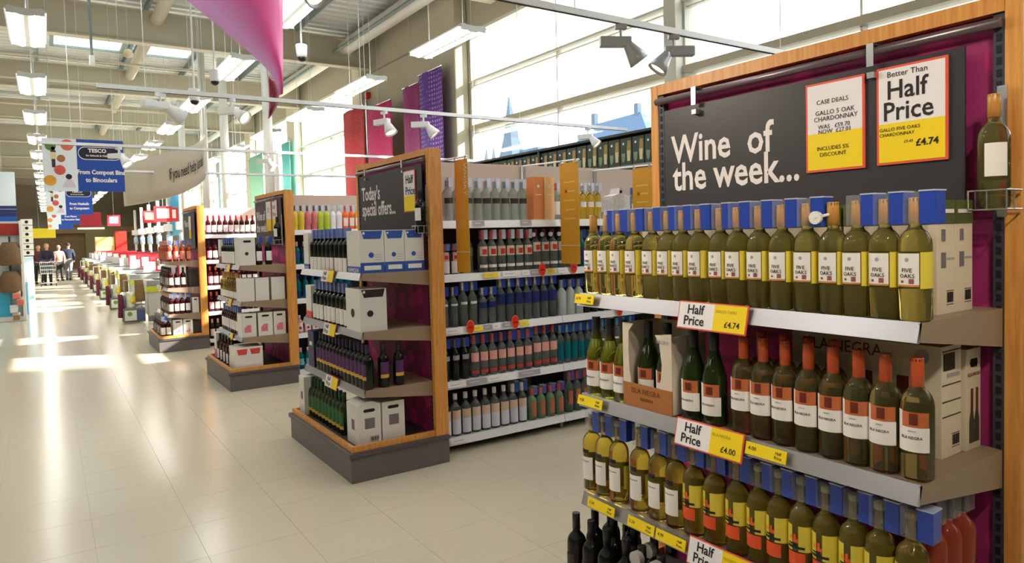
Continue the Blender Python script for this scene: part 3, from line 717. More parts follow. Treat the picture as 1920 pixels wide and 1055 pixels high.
cradle(2.085, .815, 1.63, 'chrome wire holder on right post of nearest display', 'single golden wine bottle held in wire holder on right post')
cradle(2.15, 4.33, 1.62, 'wire holder on right post of the special offers display', 'bottle held in wire holder beside special offers board', G_DARK, CAPK)
cradle(2.12, 7.80, 1.55, 'wire holder on the small Wine of the week display', 'dark bottle in wire holder beside small board', G_DARK, CAPK)

# middle near shelf: reserve wines
BRN = mat('copper label square', (196, 106, 60), .45); BRD = mat('dark label motif', (110, 40, 26), .5)
def reserve(t, r, h):
    MB().arc(r+.0016, .47*h, .565*h, -.05, .45, 5).obj('label_motif', BRD, t, fixn=False)
    wrap_text('ISLA NEGRA', .0095, r+.0018, .355*h, .05, PRINTK, t); wrap_text('RESERVA', .0045, r+.0018, .415*h, .1, GREYT, t)
LR = [(.25, .45, -1.25, 1.15, LABW), (.45, .58, -1.25, -.55, LABW), (.45, .575, -.55, 1.1, BRN)]
P = make_bottle('x x x x', glassm=G_WHITE, cap=CAPO, capz=(.68, 1.0), n=24, lab=LR, back=(.2, .6, .7, mat('cream back label', (226, 210, 120), .5)), extra=reserve)
rowof(P, [(1.755, y) for y in (1.362, 1.292, 1.218, 1.143, 1.071, .999, .929, .852)], SHZ[1], RF, 'orange capped wine bottles, middle shelf of nearest display', 'orange capped wines on the middle near shelf')
P = make_bottle('x x x x', glassm=G_WHITE, cap=CAPO, capz=(.68, 1.0), n=16, lab=LR)
rowof(P, [(1.855, y) for y in (1.37, 1.29, 1.21, 1.13)], SHZ[1], RF, 'orange capped wine bottles standing in the second row behind', 'orange capped wines, second row')
LB = [(.12, .32, -1.2, 1.15, LABW), (.32, .46, -1.2, -.35, LABW), (.32, .455, -.35, 1.0, BRN)]
def resb(t, r, h):
    MB().arc(r+.0016, .345*h, .43*h, -.05, .5, 5).obj('label_motif', BRD, t, fixn=False); wrap_text('ISLA NEGRA', .009, r+.0018, .225*h, .05, PRINTK, t)
P = make_bottle('x x x x', r=.040, glassm=G_OLIVE, shape=burg, cap=CAPK, capz=(.72, 1.0), n=24, lab=LB, extra=resb)
rowof(P, [(1.755, y) for y in (2.045, 1.968, 1.892)], SHZ[1], RF, 'green bottles at left end of the middle near shelf', 'green sloped bottles left of the carton')
P = make_bottle('x x x x', r=.040, glassm=G_GREEN, shape=burg, cap=CAPK, capz=(.72, 1.0), n=24, lab=LB, extra=resb)
rowof(P, [(1.755, y) for y in (1.558, 1.475)], SHZ[1], RF, 'dark green bottles standing right of the cut out carton', 'dark green bottles right of the carton')
P = make_bottle('x x x x', r=.040, glassm=G_GREEN, shape=burg, cap=CAPK, capz=(.72, 1.0), n=20, lab=LB, extra=resb)
rowof(P, [(1.775, y) for y in (1.785, 1.695)], SHZ[1]+.004, RF, 'dark bottles inside the cut out wine carton', 'bottles in the cut out carton')
ct = thing('wine_carton', 'cut out brown and white wine carton holding two dark bottles', 'carton', (1.715, 1.62, SHZ[1]), 0)
CBW = mat('white carton board', (222, 208, 190), .6); CBB = mat('brown carton board', (176, 112, 60), .6)
wY = .235; hC = .298
lp = [(wY-.0, .085), (wY, hC), (wY-.055, hC), (wY-.03, .27), (wY-.028, .2), (wY-.032, .13), (wY-.04, .085)]
MB().prism(lp, 'x', 0, .003).obj('side_panel', CBW, ct)
rp = [(0, .085), (0, hC-.02), (.075, hC-.03), (.055, .24), (.045, .17), (.05, .12), (.062, .085)]
MB().prism(rp, 'x', 0, .003).obj('side_panel', CBW, ct)
B(-.001, 0, 0, .003, wY, .085).obj('brown_band', CBB, ct)
MB().box(.003, 0, 0, .17, .003, hC-.03).box(.003, wY-.003, 0, .17, wY, hC).box(.167, 0, 0, .17, wY, hC).box(.003, 0, 0, .17, wY, .003).obj('carton_shell', CBW, ct)
text('ISLA NEGRA', .026, '-x', (-.0018, .195, .052), mat('brown print', (110, 66, 36), .6), ct); text('RESERVA', .016, '-x', (-.0018, .15, .028), MC['brown print'], ct)
text('NEGRA', .018, '-x', (-.0008, .07, .24), GREYT, ct)

# white cartons: generic six bottle carton with printed faces
def carton(lab, x0, y0, z, wx, wy, h, body, faceY=None, name='wine_carton', group=None, roof=False, handle=True, band=None, bandz=(0, .2), tri=None, pic=None, txt=None, txtm=None, side=True, barcode=False, cat='carton'):
    """x0 front (aisle side), y0 near side; parts on the near face and on the aisle face"""
    t = thing(name, lab, cat, (x0, y0, z), 0, group)
    B(0, 0, 0, wx, wy, h).obj('carton_body', body, t, bevel=.0015)
    if roof: MB().prism([(0, h), (wx, h), (wx*.62, h+.022), (wx*.38, h+.022)], 'y', 0, wy).obj('folded_top', body, t)
    k = .0012
    if band:
        MB().box(-k, 0, h*bandz[0], 0, wy, h*bandz[1]).box(0, -k, h*bandz[0], wx, 0, h*bandz[1]).obj('colour_band', band, t)
    if tri:
        MB().prism([(wx*.06, h*.985), (wx*.94, h*.985), (wx*.86, h*.80), (wx*.16, h*.80)], 'y', -k*1.4, 0).obj('top_flap_print', tri, t)
        MB().tube((wx*.16, -k*2.4, h*.93), (wx*.16, -k*1.4, h*.93), wx*.05, 10).obj('round_mark', WHITE, t)
    if handle:
        MB().prism([(wx*.24, h*.86), (wx*.3, h*.9), (wx*.7, h*.9), (wx*.76, h*.86), (wx*.7, h*.82), (wx*.3, h*.82)], 'y', -k, 0).obj('hand_hole', BLACK, t)
    if pic:
        MB().tube((wx*.45, -k*2, h*.42), (wx*.45, -k, h*.42), wx*.11, 14).obj('round_picture', pic, t)
    if txt:
        text(txt, wx*.2, '-y', (wx*.12, -k*1.6, h*.62), txtm or PRINTK, t); 
        if side: text(txt, wy*.12, '-x', (-k*1.6, wy*.9, h*.12), txtm or PRINTK, t)
        MB().prism([(wx*.30, h*.48), (wx*.62, h*.50), (wx*.6, h*.30), (wx*.34, h*.28)], 'y', -k*1.2, 0).obj('picture_print', mat('grey picture', (120, 110, 116), .6, noise=.5, nscale=120), t)
    if barcode:
        bc = MB().box(wx*.5, -k, h*.08, wx*.9, -k*.5, h*.085).box(wx*.5, -k, h*.2, wx*.9, -k*.5, h*.205)
        for i in range(9): bc.box(wx*(.53+i*.04), -k, h*.1, wx*(.53+i*.04+.012+.008*(i % 3)), -k*.4, h*.19)
        bc.obj('barcode', PRINTK, t)
    return t
CW = mat('white carton', (226, 222, 216), .5); CK = mat('cream carton', (222, 206, 178), .6)
GRN = mat('olive green carton top', (84, 92, 50), .55)
for i, (x0, lab) in enumerate(((1.885, 'left one of two cream cartons with green tops, top near shelf'), (1.985, 'right one of two cream cartons with green tops, top near shelf'))):
    c = carton(lab, x0, .865, SHZ[0], .095, .25, .296, CK, band=GRN, bandz=(.79, 1.0), handle=False, barcode=True, group='green topped cartons')
    B(.01, -.0026, .262, .085, -.0012, .272).obj('print_line', PRINTW, c); B(.05, -.001, .14, .09, 0, .146).obj('print_line', GREYT, c)
    MB().box(.02, -.001, .12, .045, 0, .16).box(.022, -.002, .19, .04, 0, .22).obj('picture_print', mat('grey picture', (120, 110, 116), .6, noise=.5, nscale=120), c)
for i, y in enumerate((1.13, 1.40, 1.67)):
    carton('cream carton behind the golden bottles, %s from the right' % ordn(i+2), 1.885, y, SHZ[0], .19, .25, .296, CK, band=GRN, bandz=(.79, 1), handle=False, group='green topped cartons')
c = carton('wide cream wine carton with printed bottles behind the orange capped bottles', 1.94, .88, SHZ[1], .11, .44, .30, CK, handle=False, barcode=True)
text('ISLA NEGRA', .05, '-x', (-.002, .40, .255), mat('brown print', (110, 66, 36), .6), c, width=.9)
MB().tube((-.002, .05, .268), (0, .05, .268), .02, 16).obj('round_mark', GREYT, c)
for yy in (.10, .2, .31):
    MB().prism([(yy-.016, .2), (yy+.016, .2), (yy+.018, .13), (yy+.04, .09), (yy+.042, .0), (yy-.042, .0), (yy-.04, .09), (yy-.018, .13)], 'x', -.0012, 0).obj('bottle_print', mat('dark bottle print', (74, 70, 52), .6), c)
    B(-.002, yy-.016, .13, 0, yy+.016, .21).obj('capsule_print', BRD, c); B(-.002, yy-.03, .02, 0, yy+.03, .07).obj('label_print', BRN, c)
for zz in (.11, .15, .195, .285): B(.004, -.0012, zz, .106, 0, zz+.0025).obj('rule_line', PRINTK, c)
B(.01, -.002, .235, .07, 0, .28).obj('hand_hole', BLACK, c)
B(.03, -.0012, .215, .1, 0, .225).obj('print_line', GREYT, c)
c = carton('narrow cream wine carton with two printed bottles beside right post', 2.062, .872, SHZ[1], .085, .30, .28, CK, handle=True)
text('ISLA NEGRA', .0135, '-y', (.004, -.002, .205), MC['brown print'], c)
for xx in (.03, .06):
    MB().prism([(xx-.005, .17), (xx+.005, .17), (xx+.006, .11), (xx+.014, .08), (xx+.014, .02), (xx-.014, .02), (xx-.014, .08), (xx-.006, .11)], 'y', -.0012, 0).obj('bottle_print', MC['dark bottle print'], c)
    B(xx-.005, -.002, .11, xx+.005, 0, .17).obj('capsule_print', BRD, c)

# lowest near shelf
def emb(t, r, h):
    MB().arc(r+.0016, .50*h, .55*h, -.45, .45, 5).obj('crest_print', PRINTK, t, fixn=False)
    MB().arc(r+.0016, .385*h, .40*h, -.6, .5).obj('print_line', GREYT, t, fixn=False)
P = make_bottle('x x x x', glassm=G_YEL, n=24, cap=mat('clear yellow cap', (150, 146, 100), .3), capz=(.95, 1.0), lab=[(.15, .45, -.85, .85, LABW)], back=(.18, .47, 1.9, YB), sectag=('big', BLUET), extra=emb)
rowof(P, [(1.755, y) for y in (2.085, 2.01, 1.931, 1.82, 1.727, 1.646)], SHZ[2], RF, 'white labelled yellow wine bottles, lowest shelf of nearest display', 'white labelled wines, lowest near shelf')
ORL = mat('orange red label', (236, 86, 40), .45); FLW = mat('orange flower print', (246, 150, 40), .5)
def flow(t, r, h):
    MB().arc(r+.0016, .36*h, .385*h, -.7, .7, 8).arc(r+.0016, .325*h, .335*h, -.7, .7, 8).arc(r+.0016, .395*h, .41*h, -.6, .1, 5).obj('black_bands', PRINTK, t, fixn=False)
    MB().arc(r+.0016, .42*h, .455*h, -.15, .25, 3).arc(r+.0016, .455*h, .50*h, -.1, .08, 2).obj('flower_print', mat('red flower print', (236, 96, 40), .5), t, fixn=False)
    MB().arc(r+.0015, .44*h, .48*h, -.5, -.2, 3).obj('leaf_print', FLW, t, fixn=False)
P = make_bottle('x x x x', glassm=G_YEL, n=24, cap=mat('clear yellow cap', (150, 146, 100), .3), capz=(.95, 1.0), lab=[(.19, .325, -.72, .72, ORL)], back=(.335, .58, 2.9, YB), sectag=('big', BLUET), extra=flow)
rowof(P, [(1.755, y) for y in (1.566, 1.479, 1.389, 1.309, 1.24, 1.166, 1.091, 1.014, .943, .865)], SHZ[2], RF, 'orange labelled wine bottles, lowest shelf of nearest display', 'orange labelled wines, lowest near shelf')
P = make_bottle('x x x x', glassm=G_ROSE, n=16, cap=CAPK, capz=(.8, 1.0), lab=[(.19, .35, -.72, .72, ORL)], sectag=('small', CLEART))
rowof(P, [(1.86, .87), (1.94, .87), (2.02, .87)], SHZ[2], 0, 'dark rose bottles beside right post, lowest near shelf', 'rose bottles by right post')
# deck: dark bottles
DIAL = mat('silver dial tag', (196, 190, 190), .3, metal=.5)
P = make_bottle('x x x x', glassm=G_DARK, n=18, cap=CAPK, capz=(.8, 1), lab=[(.2, .5, -.6, .6, mat('dark wine label', (60, 50, 46), .5))])
deck = [(1.66, 2.08), (1.66, 1.99), (1.74, 2.06), (1.66, 1.90), (1.74, 1.95), (1.82, 2.06), (1.75, 1.85), (1.83, 1.95), (1.92, 2.05), (1.66, 1.80)]
rowof(P, deck, .212, RF, 'black wine bottles on the bottom deck of nearest display', 'black bottles on the near deck')
for i, (x, y, s_) in enumerate(((1.66, 1.72, 'left'), (1.74, 1.74, 'middle'), (1.66, 1.63, 'right'))):
    P = make_bottle('black bottle with silver dial tag, %s one on the near deck' % s_, glassm=G_DARK, n=16, cap=CAPK, lab=[(.2, .5, -.6, .6, MC['dark wine label'])])
    MB().tube((0, -.035, .262), (0, -.012, .262), .026, 16).obj('dial_tag', DIAL, P); P.location = (x, y, .212); P.rotation_euler = (0, 0, RF)
P = make_bottle('x x x x', glassm=G_DARK, n=12, cap=CAPK, lab=[(.2, .5, -.6, .6, MC['dark wine label'])])
rowof(P, [(1.70, 1.54-.085*i) for i in range(8)], .212, RF, 'black bottles in the shade under the lowest near shelf', 'black bottles under the lowest near shelf')

# ---------------------------------------------------------------- stock on the other end displays
def wine(labw, gl, cap=CAPK, tagk=None, shape=bord, extra=None, capz=(.8, 1)):
    return make_bottle('x x x x', glassm=gl, n=12, cap=cap, capz=capz, lab=labw, sectag=tagk, shape=shape, extra=extra)
WL = [(.15, .5, -.9, .9, LABW)]
BLUEL = mat('pale blue security plastic', (96, 118, 196), .3)
NAVY = mat('navy carton', (44, 40, 84), .5); BLUEB = mat('blue band print', (44, 84, 170), .45)
def span(x, a, b, n): return [(x, a+(b-a)*i/(n-1)) for i in range(n)]
z0, z1, z2 = SHZ
# special offers unit
rowof(wine([(.0, .33, -.95, .95, LABW)], G_DARK, CAPK, ('small', BLUEL)), span(1.745, 5.38, 4.66, 9), z0, RF, 'dark bottles with white labels, top special offers shelf', 'dark bottles, top special offers shelf')
P = carton('white and blue wine carton at far left of top special offers shelf', 1.712, 5.44, z0, .17, .12, .285, CW, band=BLUEB, bandz=(0, .14), handle=False)
text('NAMAQUA', .022, '-x', (-.0028, .115, .008), PRINTW, P)
for x_, lab in ((1.708, 'corner'), (1.882, 'middle'), (2.03, 'right hand')):
    wd = .17 if x_ < 1.8 else .145
    c = carton('white and blue wine carton, %s one of three on special offers shelf' % lab, x_, 4.345, z0, wd, .24, .285, CW, tri=BLUEB, handle=False, pic=BLUEB, group='white and blue cartons')
    MB().box(-.0012, 0, 0, 0, .24, .045).box(0, -.0012, 0, wd, 0, .07).obj('colour_band', BLUEB, c)
    B(wd*.15, -.002, .02, wd*.85, 0, .05).obj('white_plate', WHITE, c)
    text('NAMAQUA', .038, '-x', (-.0018, .225, .008), PRINTW, c)
    for q in (.3, .36, .42): B(wd*.62, -.0014, .285*q, wd*.9, 0, .285*q+.003).obj('rule_line', GREYT, c)
rowof(wine([(.05, .42, -.95, .95, LABW)], G_DARK, CAPK, ('small', BLUEL)), span(1.745, 5.36, 4.68, 9), z1, RF, 'black topped bottles with white labels, middle special offers shelf', 'black topped bottles, middle special offers shelf')
c = carton('tall white carton with red foot at left of middle offers shelf', 1.712, 5.42, z1, .15, .13, .26, CW, band=mat('soft red band', (214, 70, 70), .5), bandz=(0, .22), handle=False)
c = carton('large white wine carton with black flap, middle special offers shelf', 1.70, 4.36, z1, .19, .26, .285, CW, tri=PRINTK, handle=False)
MB().tube((.07, -.003, .12), (.07, -.0012, .12), .022, 14).obj('round_picture', PRINTK, c); MB().tube((-.003, .13, .12), (-.0012, .13, .12), .03, 14).obj('round_picture', PRINTK, c)
PUR = mat('purple label', (84, 44, 96), .5); GLD = mat('gold label foot', (216, 172, 64), .4)
LPU = [(.30, .58, -.9, .9, PUR), (.22, .30, -.9, .9, GLD)]
rowof(wine(LPU, G_DARK, mat('navy capsule', (44, 40, 70), .35)), span(1.745, 5.32, 4.37, 14), z2, RF, 'purple and gold labelled dark bottles, lowest special offers shelf', 'purple labelled bottles')
rowof(wine(LPU, G_DARK, MC['navy capsule']), [(1.86, 4.38), (1.97, 4.38)], z2, 0, 'purple labelled bottles near the post, lowest special offers shelf', 'purple labelled bottles by the post')
c = carton('navy carton standing at the left of lowest offers shelf', 1.712, 5.40, z2, .15, .14, .285, NAVY, handle=False); B(-.0015, .04, .17, 0, .10, .2).obj('white_print', WHITE, c)
LG = [(.22, .55, -.9, .9, mat('green label', (44, 100, 52), .5)), (.14, .22, -.9, .9, GLD)]
rowof(wine(LG, G_GREEN, mat('green capsule', (26, 70, 46), .35)), span(1.70, 5.42, 4.72, 10), .21, RF, 'green gold footed bottles on the special offers deck', 'green bottles, special offers deck')
QR = mat('grey picture', (120, 110, 116), .6, noise=.5, nscale=120)
for i, (x_, y_, lab) in enumerate(((1.66, 4.37, 'left'), (1.835, 4.37, 'right'))):
    c = carton('white wine carton with hand hole, %s one on offers deck' % lab, x_, y_, .21, .165, .2, .27, CW, handle=True, roof=(i == 0), barcode=(i == 0), group='white cartons on the offers deck')
    MB().box(.05, -.0014, .11, .12, 0, .18).box(-.0014, .06, .1, 0, .11, .17).obj('picture_print', QR, c)
c = carton('white wine carton at the far left of special offers deck', 1.635, 5.44, .21, .15, .13, .30, CW, handle=False); B(-.0014, .04, .12, 0, .08, .18).obj('picture_print', QR, c)
# second unit
dz = -.03
rowof(wine([(.05, .5, -.9, .9, LABW)], G_DARK, CAPK, ('small', BLUET)), span(1.745, 8.72, 8.12, 7), z0+dz, RF, 'white labelled dark bottles, top shelf of the second display', 'white labelled bottles, second display')
carton('white carton end behind blue tagged bottles of second display', 1.715, 8.80, z0+dz, .16, .12, .29, CW, handle=False, band=mat('dusky red band', (150, 60, 80), .5), bandz=(0, .3))
c = carton('white carton with cup picture on top shelf of second display', 1.71, 7.80, z0+dz, .165, .23, .30, CW, pic=PRINTK, handle=True)
rowof(wine(WL, G_DARK, CAPK, ('small', BLUET)), [(1.92, 7.84), (2.02, 7.84)], z0+dz, 0, 'dark bottles right of the cup carton, second display', 'dark bottles behind carton, second display')
rowof(wine([(.05, .3, -.9, .9, LABW)], G_YEL, CAPG, None), span(1.745, 8.85, 8.05, 9), z1+dz, RF, 'golden bottles on middle shelf of the second display', 'golden bottles, second display')
for i, x_ in enumerate((1.705, 1.86, 2.03)):
    carton('plain white carton, %s from left on second display middle shelf' % ordn(i), x_, 7.80, z1+dz, .145, .2, .25, CW, handle=False, group='plain white cartons')
rowof(wine(WL, G_RED, CAPK, ('small', BLUEL)), span(1.745, 8.85, 8.1, 8), z2+dz, RF, 'red bottles on lowest shelf of the second display', 'red bottles, second display')
PK = mat('pink print', (224, 120, 140), .5)
for i, x_ in enumerate((1.70, 1.875, 2.04)):
    c = carton('white carton with red wine print, %s from left, lowest second shelf' % ordn(i), x_, 7.80, z2+dz, .155 if i < 2 else .13, .2, .255, CW, group='white cartons with red print')
    MB().prism([(.03, .1), (.06, .13), (.1, .13), (.1, .05), (.03, .05)], 'y', -.0014, 0).obj('picture_print', PK, c)
rowof(wine([(.05, .42, -.9, .9, LABW)], G_RED, CAPK, None), span(1.66, 8.75, 8.1, 5), .21, RF, 'red bottles on the deck of the second display', 'red bottles on second deck')
carton('tall white and pink carton at left end of second deck', 1.63, 8.83, .21, .14, .12, .3, CW, band=PK, bandz=(0, .35), handle=False)
c = carton('large white carton with red top print on second deck', 1.62, 7.80, .21, .29, .28, .24, CW, handle=False)
for q in (.02, .155): MB().prism([(q, .22), (q+.11, .22), (q+.10, .16), (q+.015, .16)], 'y', -.0014, 0).obj('red_print', mat('soft red band', (214, 70, 70), .5), c)
# third unit
dz = -.04; xo = -.27
rowof(wine([(.1, .5, -.9, .9, mat('pink label', (236, 150, 130), .5))], G_ROSE, CAPO, ('small', BLUEL)), [(1.48+.045*i*2, 11.27) for i in range(4)]+[(1.475, 11.27+.1*i) for i in range(1, 9)], z0+dz, 0, 'rose bottles with blue tags on farthest end display', 'rose bottles, farthest display')
rowof(wine(WL, G_RED, CAPK, None), [(1.49+.085*i, 11.27) for i in range(3)]+[(1.48, 11.27+.1*i) for i in range(1, 9)], z1+dz, 0, 'red bottles on middle shelf of farthest end display', 'red bottles, farthest display middle shelf')
carton('dark carton on middle shelf of farthest end display', 1.74, 11.24, z1+dz, .12, .2, .26, mat('charcoal carton', (58, 48, 50), .6))
rowof(wine(WL, G_RED, CAPG, ('small', BLUEL)), [(1.48+.075*i, 11.27) for i in range(4)]+[(1.475, 11.27+.1*i) for i in range(1, 9)], z2+dz, 0, 'red bottles on lowest shelf of farthest end display', 'red bottles, farthest display lowest shelf')
carton('white carton on lowest shelf of farthest end display', 1.765, 11.24, z2+dz, .09, .2, .23, CW)
rowof(wine(WL, G_RED, CAPK, ('small', BLUEL)), [(1.36+.07*i, 11.27) for i in range(2)]+[(1.36, 11.27+.1*i) for i in range(1, 9)], .21, 0, 'red bottles on the deck of farthest end display', 'red bottles on farthest deck')
for i, x_ in enumerate((1.49, 1.63)):
    c = carton('white carton on farthest deck, %s one' % ('left', 'right')[i], x_, 11.24, .21, .13, .2, .25, CW, group='white cartons on farthest deck')
    MB().box(.03, -.0014, .06, .09, 0, .075).box(.07, -.0014, .075, .09, 0, .1).obj('picture_print', PK, c)
carton('dark brown carton at right of the farthest deck', 1.77, 11.24, .21, .09, .2, .25, MC['charcoal carton'])

# ---------------------------------------------------------------- gondolas
GZ = (1.70, 1.31, .92, .525, .11)
def gondola(xs, xe, yf, lab, joints=(), zt=2.185, far=True):
    u = thing('gondola', lab, 'shelving', (0, 0, 0), 0, 'shelving runs behind the end displays')
    yc = yf+.52; yb = yc+.50
    B(xs, yc-.02, 0, xe, yc+.02, 1.78).obj('back_panel', DARKP, u)
    js = [xs]+list(joints)+[xe]
    for a, b in zip(js, js[1:]):
        B(a+.006, yc-.022, 1.78, b-.006, yc+.022, zt).obj('top_panel', PANEL, u, bevel=.003)
        for z in GZ:
            s = B(a+.002, yf+.01, z-.022, b-.002, yc-.022, z).obj('shelf', SHELFW if z > .2 else mat('pale green shelf', (196, 206, 190), .5), u)
            MB().prism([(yf-.012, z-.05), (yf, z-.053), (yf+.014, z+.004), (yf+.004, z+.005)], 'x', a+.003, b-.003).obj('edge_strip', SHELFW, s)
            B(a+.002, yc+.022, z-.022, b-.002, yb, z).obj('rear_shelf', SHELFW, u)
    for j in js:
        B(j-.02, yc-.03, 0, j+.02, yc+.03, zt-.01).obj('upright', mat('grey upright', (150, 140, 136), .5), u)
    B(xs, yf+.10, .03, xe, yc-.03, .06).obj('base_skirt', BLACK, u)
    for j in js: B(j-.015, yf+.04, 0, j+.015, yc, .055).obj('foot', MC['grey upright'], u)
    B(xe, yf+.02, 0, xe+.02, yb, zt-.03).obj('end_panel', PANEL, u)
gondola(2.33, 5.0, 4.435, 'long spirits shelving running right from the special offers display', (3.445, 4.25))
gondola(2.31, 5.0, 7.885, 'shelving of bright bottles behind the special offers display', (3.4, 4.5), 2.13)
gondola(2.00, 5.0, 11.33, 'shelving of red wine behind the second display', (3.1, 4.2), 2.13)
gondola(2.27, 5.0, .93, 'shelving standing behind the nearest Wine of the week board', (3.4, 4.5), 2.13)

def sp(name_desc, r=.037, h=.31, gl=G_CLEAR, cap=CHROME, lab=None, tg=None, shape=spirit, extra=None, capz=(.8, 1.0)):
    return make_bottle('x x x x', name='spirit_bottle', r=r, h=h, shape=shape, glassm=gl, cap=cap, capz=capz, n=12, lab=lab, sectag=tg, extra=extra)
REDL = mat('red label', (206, 44, 48), .5); REDC = mat('red cap', (206, 36, 52), .35); NAVL = mat('navy label', (30, 44, 110), .4)
WTAG = mat('white security plastic', (206, 212, 232), .3); PNK = mat('pale red label', (232, 168, 160), .5)
def circ(c, zz=.47, rr=.019):
    def f(t, r, h):
        MB().arc(r+.0016, (zz)*h-rr, zz*h+rr, -rr/r, rr/r, 6).obj('round_emblem', c, t, fixn=False)
    return f
yv = 4.51
def sx(a, n, d=.082): return [(a+d*i, yv) for i in range(n)]
G = 'bottles on the spirits shelving'
DK = mat('dark label band', (56, 48, 44), .5)
rowof(sp('', .041, .315, G_CLEAR, None, [(.0, .42, -1, 1, mat('pale glass band', (150, 160, 152), .3)), (.42, .55, -1, 1, DK)], ('small', WTAG)), sx(2.46, 9, .083), GZ[0], 0, 'white tagged clear bottles, top spirits shelf', G)
ORB = mat('orange gift box', (226, 142, 84), .5, noise=.08); 
for i in range(2):
    c = carton('tall orange gift box, %s of the pair on top spirits shelf' % ('left', 'right')[i], 3.205+i*.108, 4.46, GZ[0], .1, .1, .345, ORB if i == 0 else mat('pale orange gift box', (246, 196, 140), .5), name='gift_box', handle=False, group='orange gift boxes', cat='box')
    MB().tube((.05, -.002, .27), (.05, 0, .27), .012, 10).obj('emblem', PRINTW, c); B(.025, -.001, .2, .075, 0, .206).obj('print_line', PRINTW, c)
rowof(sp('', .036, .30, G_CLEAR, REDC, [(.15, .5, -1, 1, LABW)], ('small', WTAG)), sx(3.46, 3), GZ[0], 0, 'small labelled bottles right of the orange gift boxes', G)
rowof(sp('', .036, .30, G_YEL, CHROME, [(.35, .5, -1, 1, LABW)], ('small', WTAG)), sx(3.74, 3), GZ[0], 0, 'yellow spirit bottles on the top spirits shelf', G)
c = thing('bottle_carrier', 'white patterned bottle carrier with a carry handle on top spirits shelf', 'carrier', (4.05, 4.47, GZ[0]))
MB().prism([(0, 0), (.20, 0), (.20, .2), (.12, .22), (.105, .27), (.085, .27), (.07, .22), (0, .2)], 'y', 0, .12).obj('carrier_body', mat('patterned card', (232, 232, 230), .5, noise=.5, nscale=60), c)
B(.08, -.001, .225, .11, .0, .25).obj('hand_hole', BLACK, c)
rowof(sp('', .036, .27, G_CLEAR, mat('blue cap', (40, 60, 150), .4), [(.15, .5, -.8, .8, LABW)], ('small', BLUET)), sx(4.31, 4), GZ[0], 0, 'blue tagged bottles right of the white carrier', G)
# second shelf
rowof(sp('', .036, .22, G_CLEAR, REDC, [(.05, .45, -1, 1, LABW), (.45, .75, -.7, .7, PNK)], ('small', BLUEL), extra=circ(REDL, .58, .014)), sx(2.42, 2, .08), GZ[1], 0, 'short red labelled bottles, second spirits shelf', G)
rowof(sp('', .036, .31, G_CLEAR, mat('dark red cap', (120, 40, 36), .4), [(.42, .62, -1, 1, mat('dim label', (110, 100, 90), .5))], None), [(2.585, yv+.06), (2.66, yv+.06)], GZ[1], 0, 'shaded bottles with dark caps, second spirits shelf', G)
rowof(sp('', .039, .315, G_CLEAR, REDC, [(.40, .63, -1.1, 1.1, mat('cream label', (220, 208, 186), .5)), (.12, .19, -1.1, 1.1, LABW)], ('small', WTAG), extra=circ(REDL, .5, .021)), sx(2.75, 6, .083), GZ[1], 0, 'red capped bottles with round red emblems, second spirits shelf', G)
rowof(sp('', .040, .32, G_CLEAR, mat('dark red cap', (120, 40, 36), .4), [(.45, .68, -1.1, 1.1, MC['cream label']), (.12, .19, -1.1, 1.1, LABW)], ('hook', WTAG), extra=circ(REDL, .55, .021)), sx(3.25, 5, .085), GZ[1], 0, 'hook tagged bottles, second spirits shelf', G)
rowof(sp('', .036, .30, G_TEAL, mat('green cap', (30, 110, 80), .4), [(.15, .5, -1, 1, NAVL)], ('small', BLUET)), sx(3.72, 8), GZ[1], 0, 'blue green bottles beyond the mustard banner', G)
# third
rowof(sp('', .037, .29, G_CLEAR, CHROME, [(.55, .6, -.8, .8, WHITE)], ('small', BLUET)), sx(2.40, 2), GZ[2], 0, 'clear bottles at the left end, third spirits shelf', G)
rowof(sp('', .037, .325, G_CLEAR, CHROME, [(.5, .56, -.8, .8, WHITE)], ('small', BLUET)), sx(2.565, 2), GZ[2], 0, 'tall clear bottles, left part of third spirits shelf', G)
rowof(sp('', .037, .27, G_CLEAR, CHROME, [(.45, .62, -1.1, 1.1, NAVL)], ('small', BLUET)), sx(2.735, 2), GZ[2], 0, 'short navy banded bottles, third spirits shelf', G)
rowof(sp('', .038, .33, G_CLEAR, CHROME, [(.40, .66, -1.2, 1.2, NAVL)], ('small', BLUET)), sx(2.90, 7, .083), GZ[2], 0, 'tall navy banded bottles, third spirits shelf', G)
rowof(sp('', .041, .285, G_FROST, mat('grey cap', (150, 156, 160), .4), None, ('small', BLUET)), sx(3.50, 3, .088), GZ[2], 0, 'frosted white bottles, third spirits shelf', G)
rowof(sp('', .037, .29, G_DARK, CAPK, [(.2, .5, -1, 1, NAVL)], ('small', BLUET)), sx(3.76, 7), GZ[2], 0, 'dark bottles right of the frosted ones, third spirits shelf', G)
# fourth
rowof(sp('', .037, .30, G_DARK, CAPK, [(.5, .62, -.8, .8, mat('silver print', (150, 156, 160), .4))], ('small', BLUET)), sx(2.40, 3), GZ[3], 0, 'dark bottles at the left end, fourth spirits shelf', G)
LQ = [(.38, .6, -1.1, 1.1, PNK), (.08, .17, -1.1, 1.1, mat('red foot label', (190, 70, 66), .5))]
rowof(sp('', .037, .31, G_CLEAR, REDC, LQ, ('small', NAVL)), sx(2.65, 4), GZ[3], 0, 'red capped bottles with pale red labels, fourth spirits shelf', G)
rowof(sp('', .037, .31, G_CLEAR, REDC, LQ, ('big', BLUET)), sx(2.98, 3), GZ[3], 0, 'bottles with bright blue tags, fourth spirits shelf', G)
rowof(sp('', .039, .33, G_CLEAR, REDC, LQ, ('small', NAVL)), sx(3.23, 3), GZ[3], 0, 'taller red capped bottles, fourth spirits shelf', G)
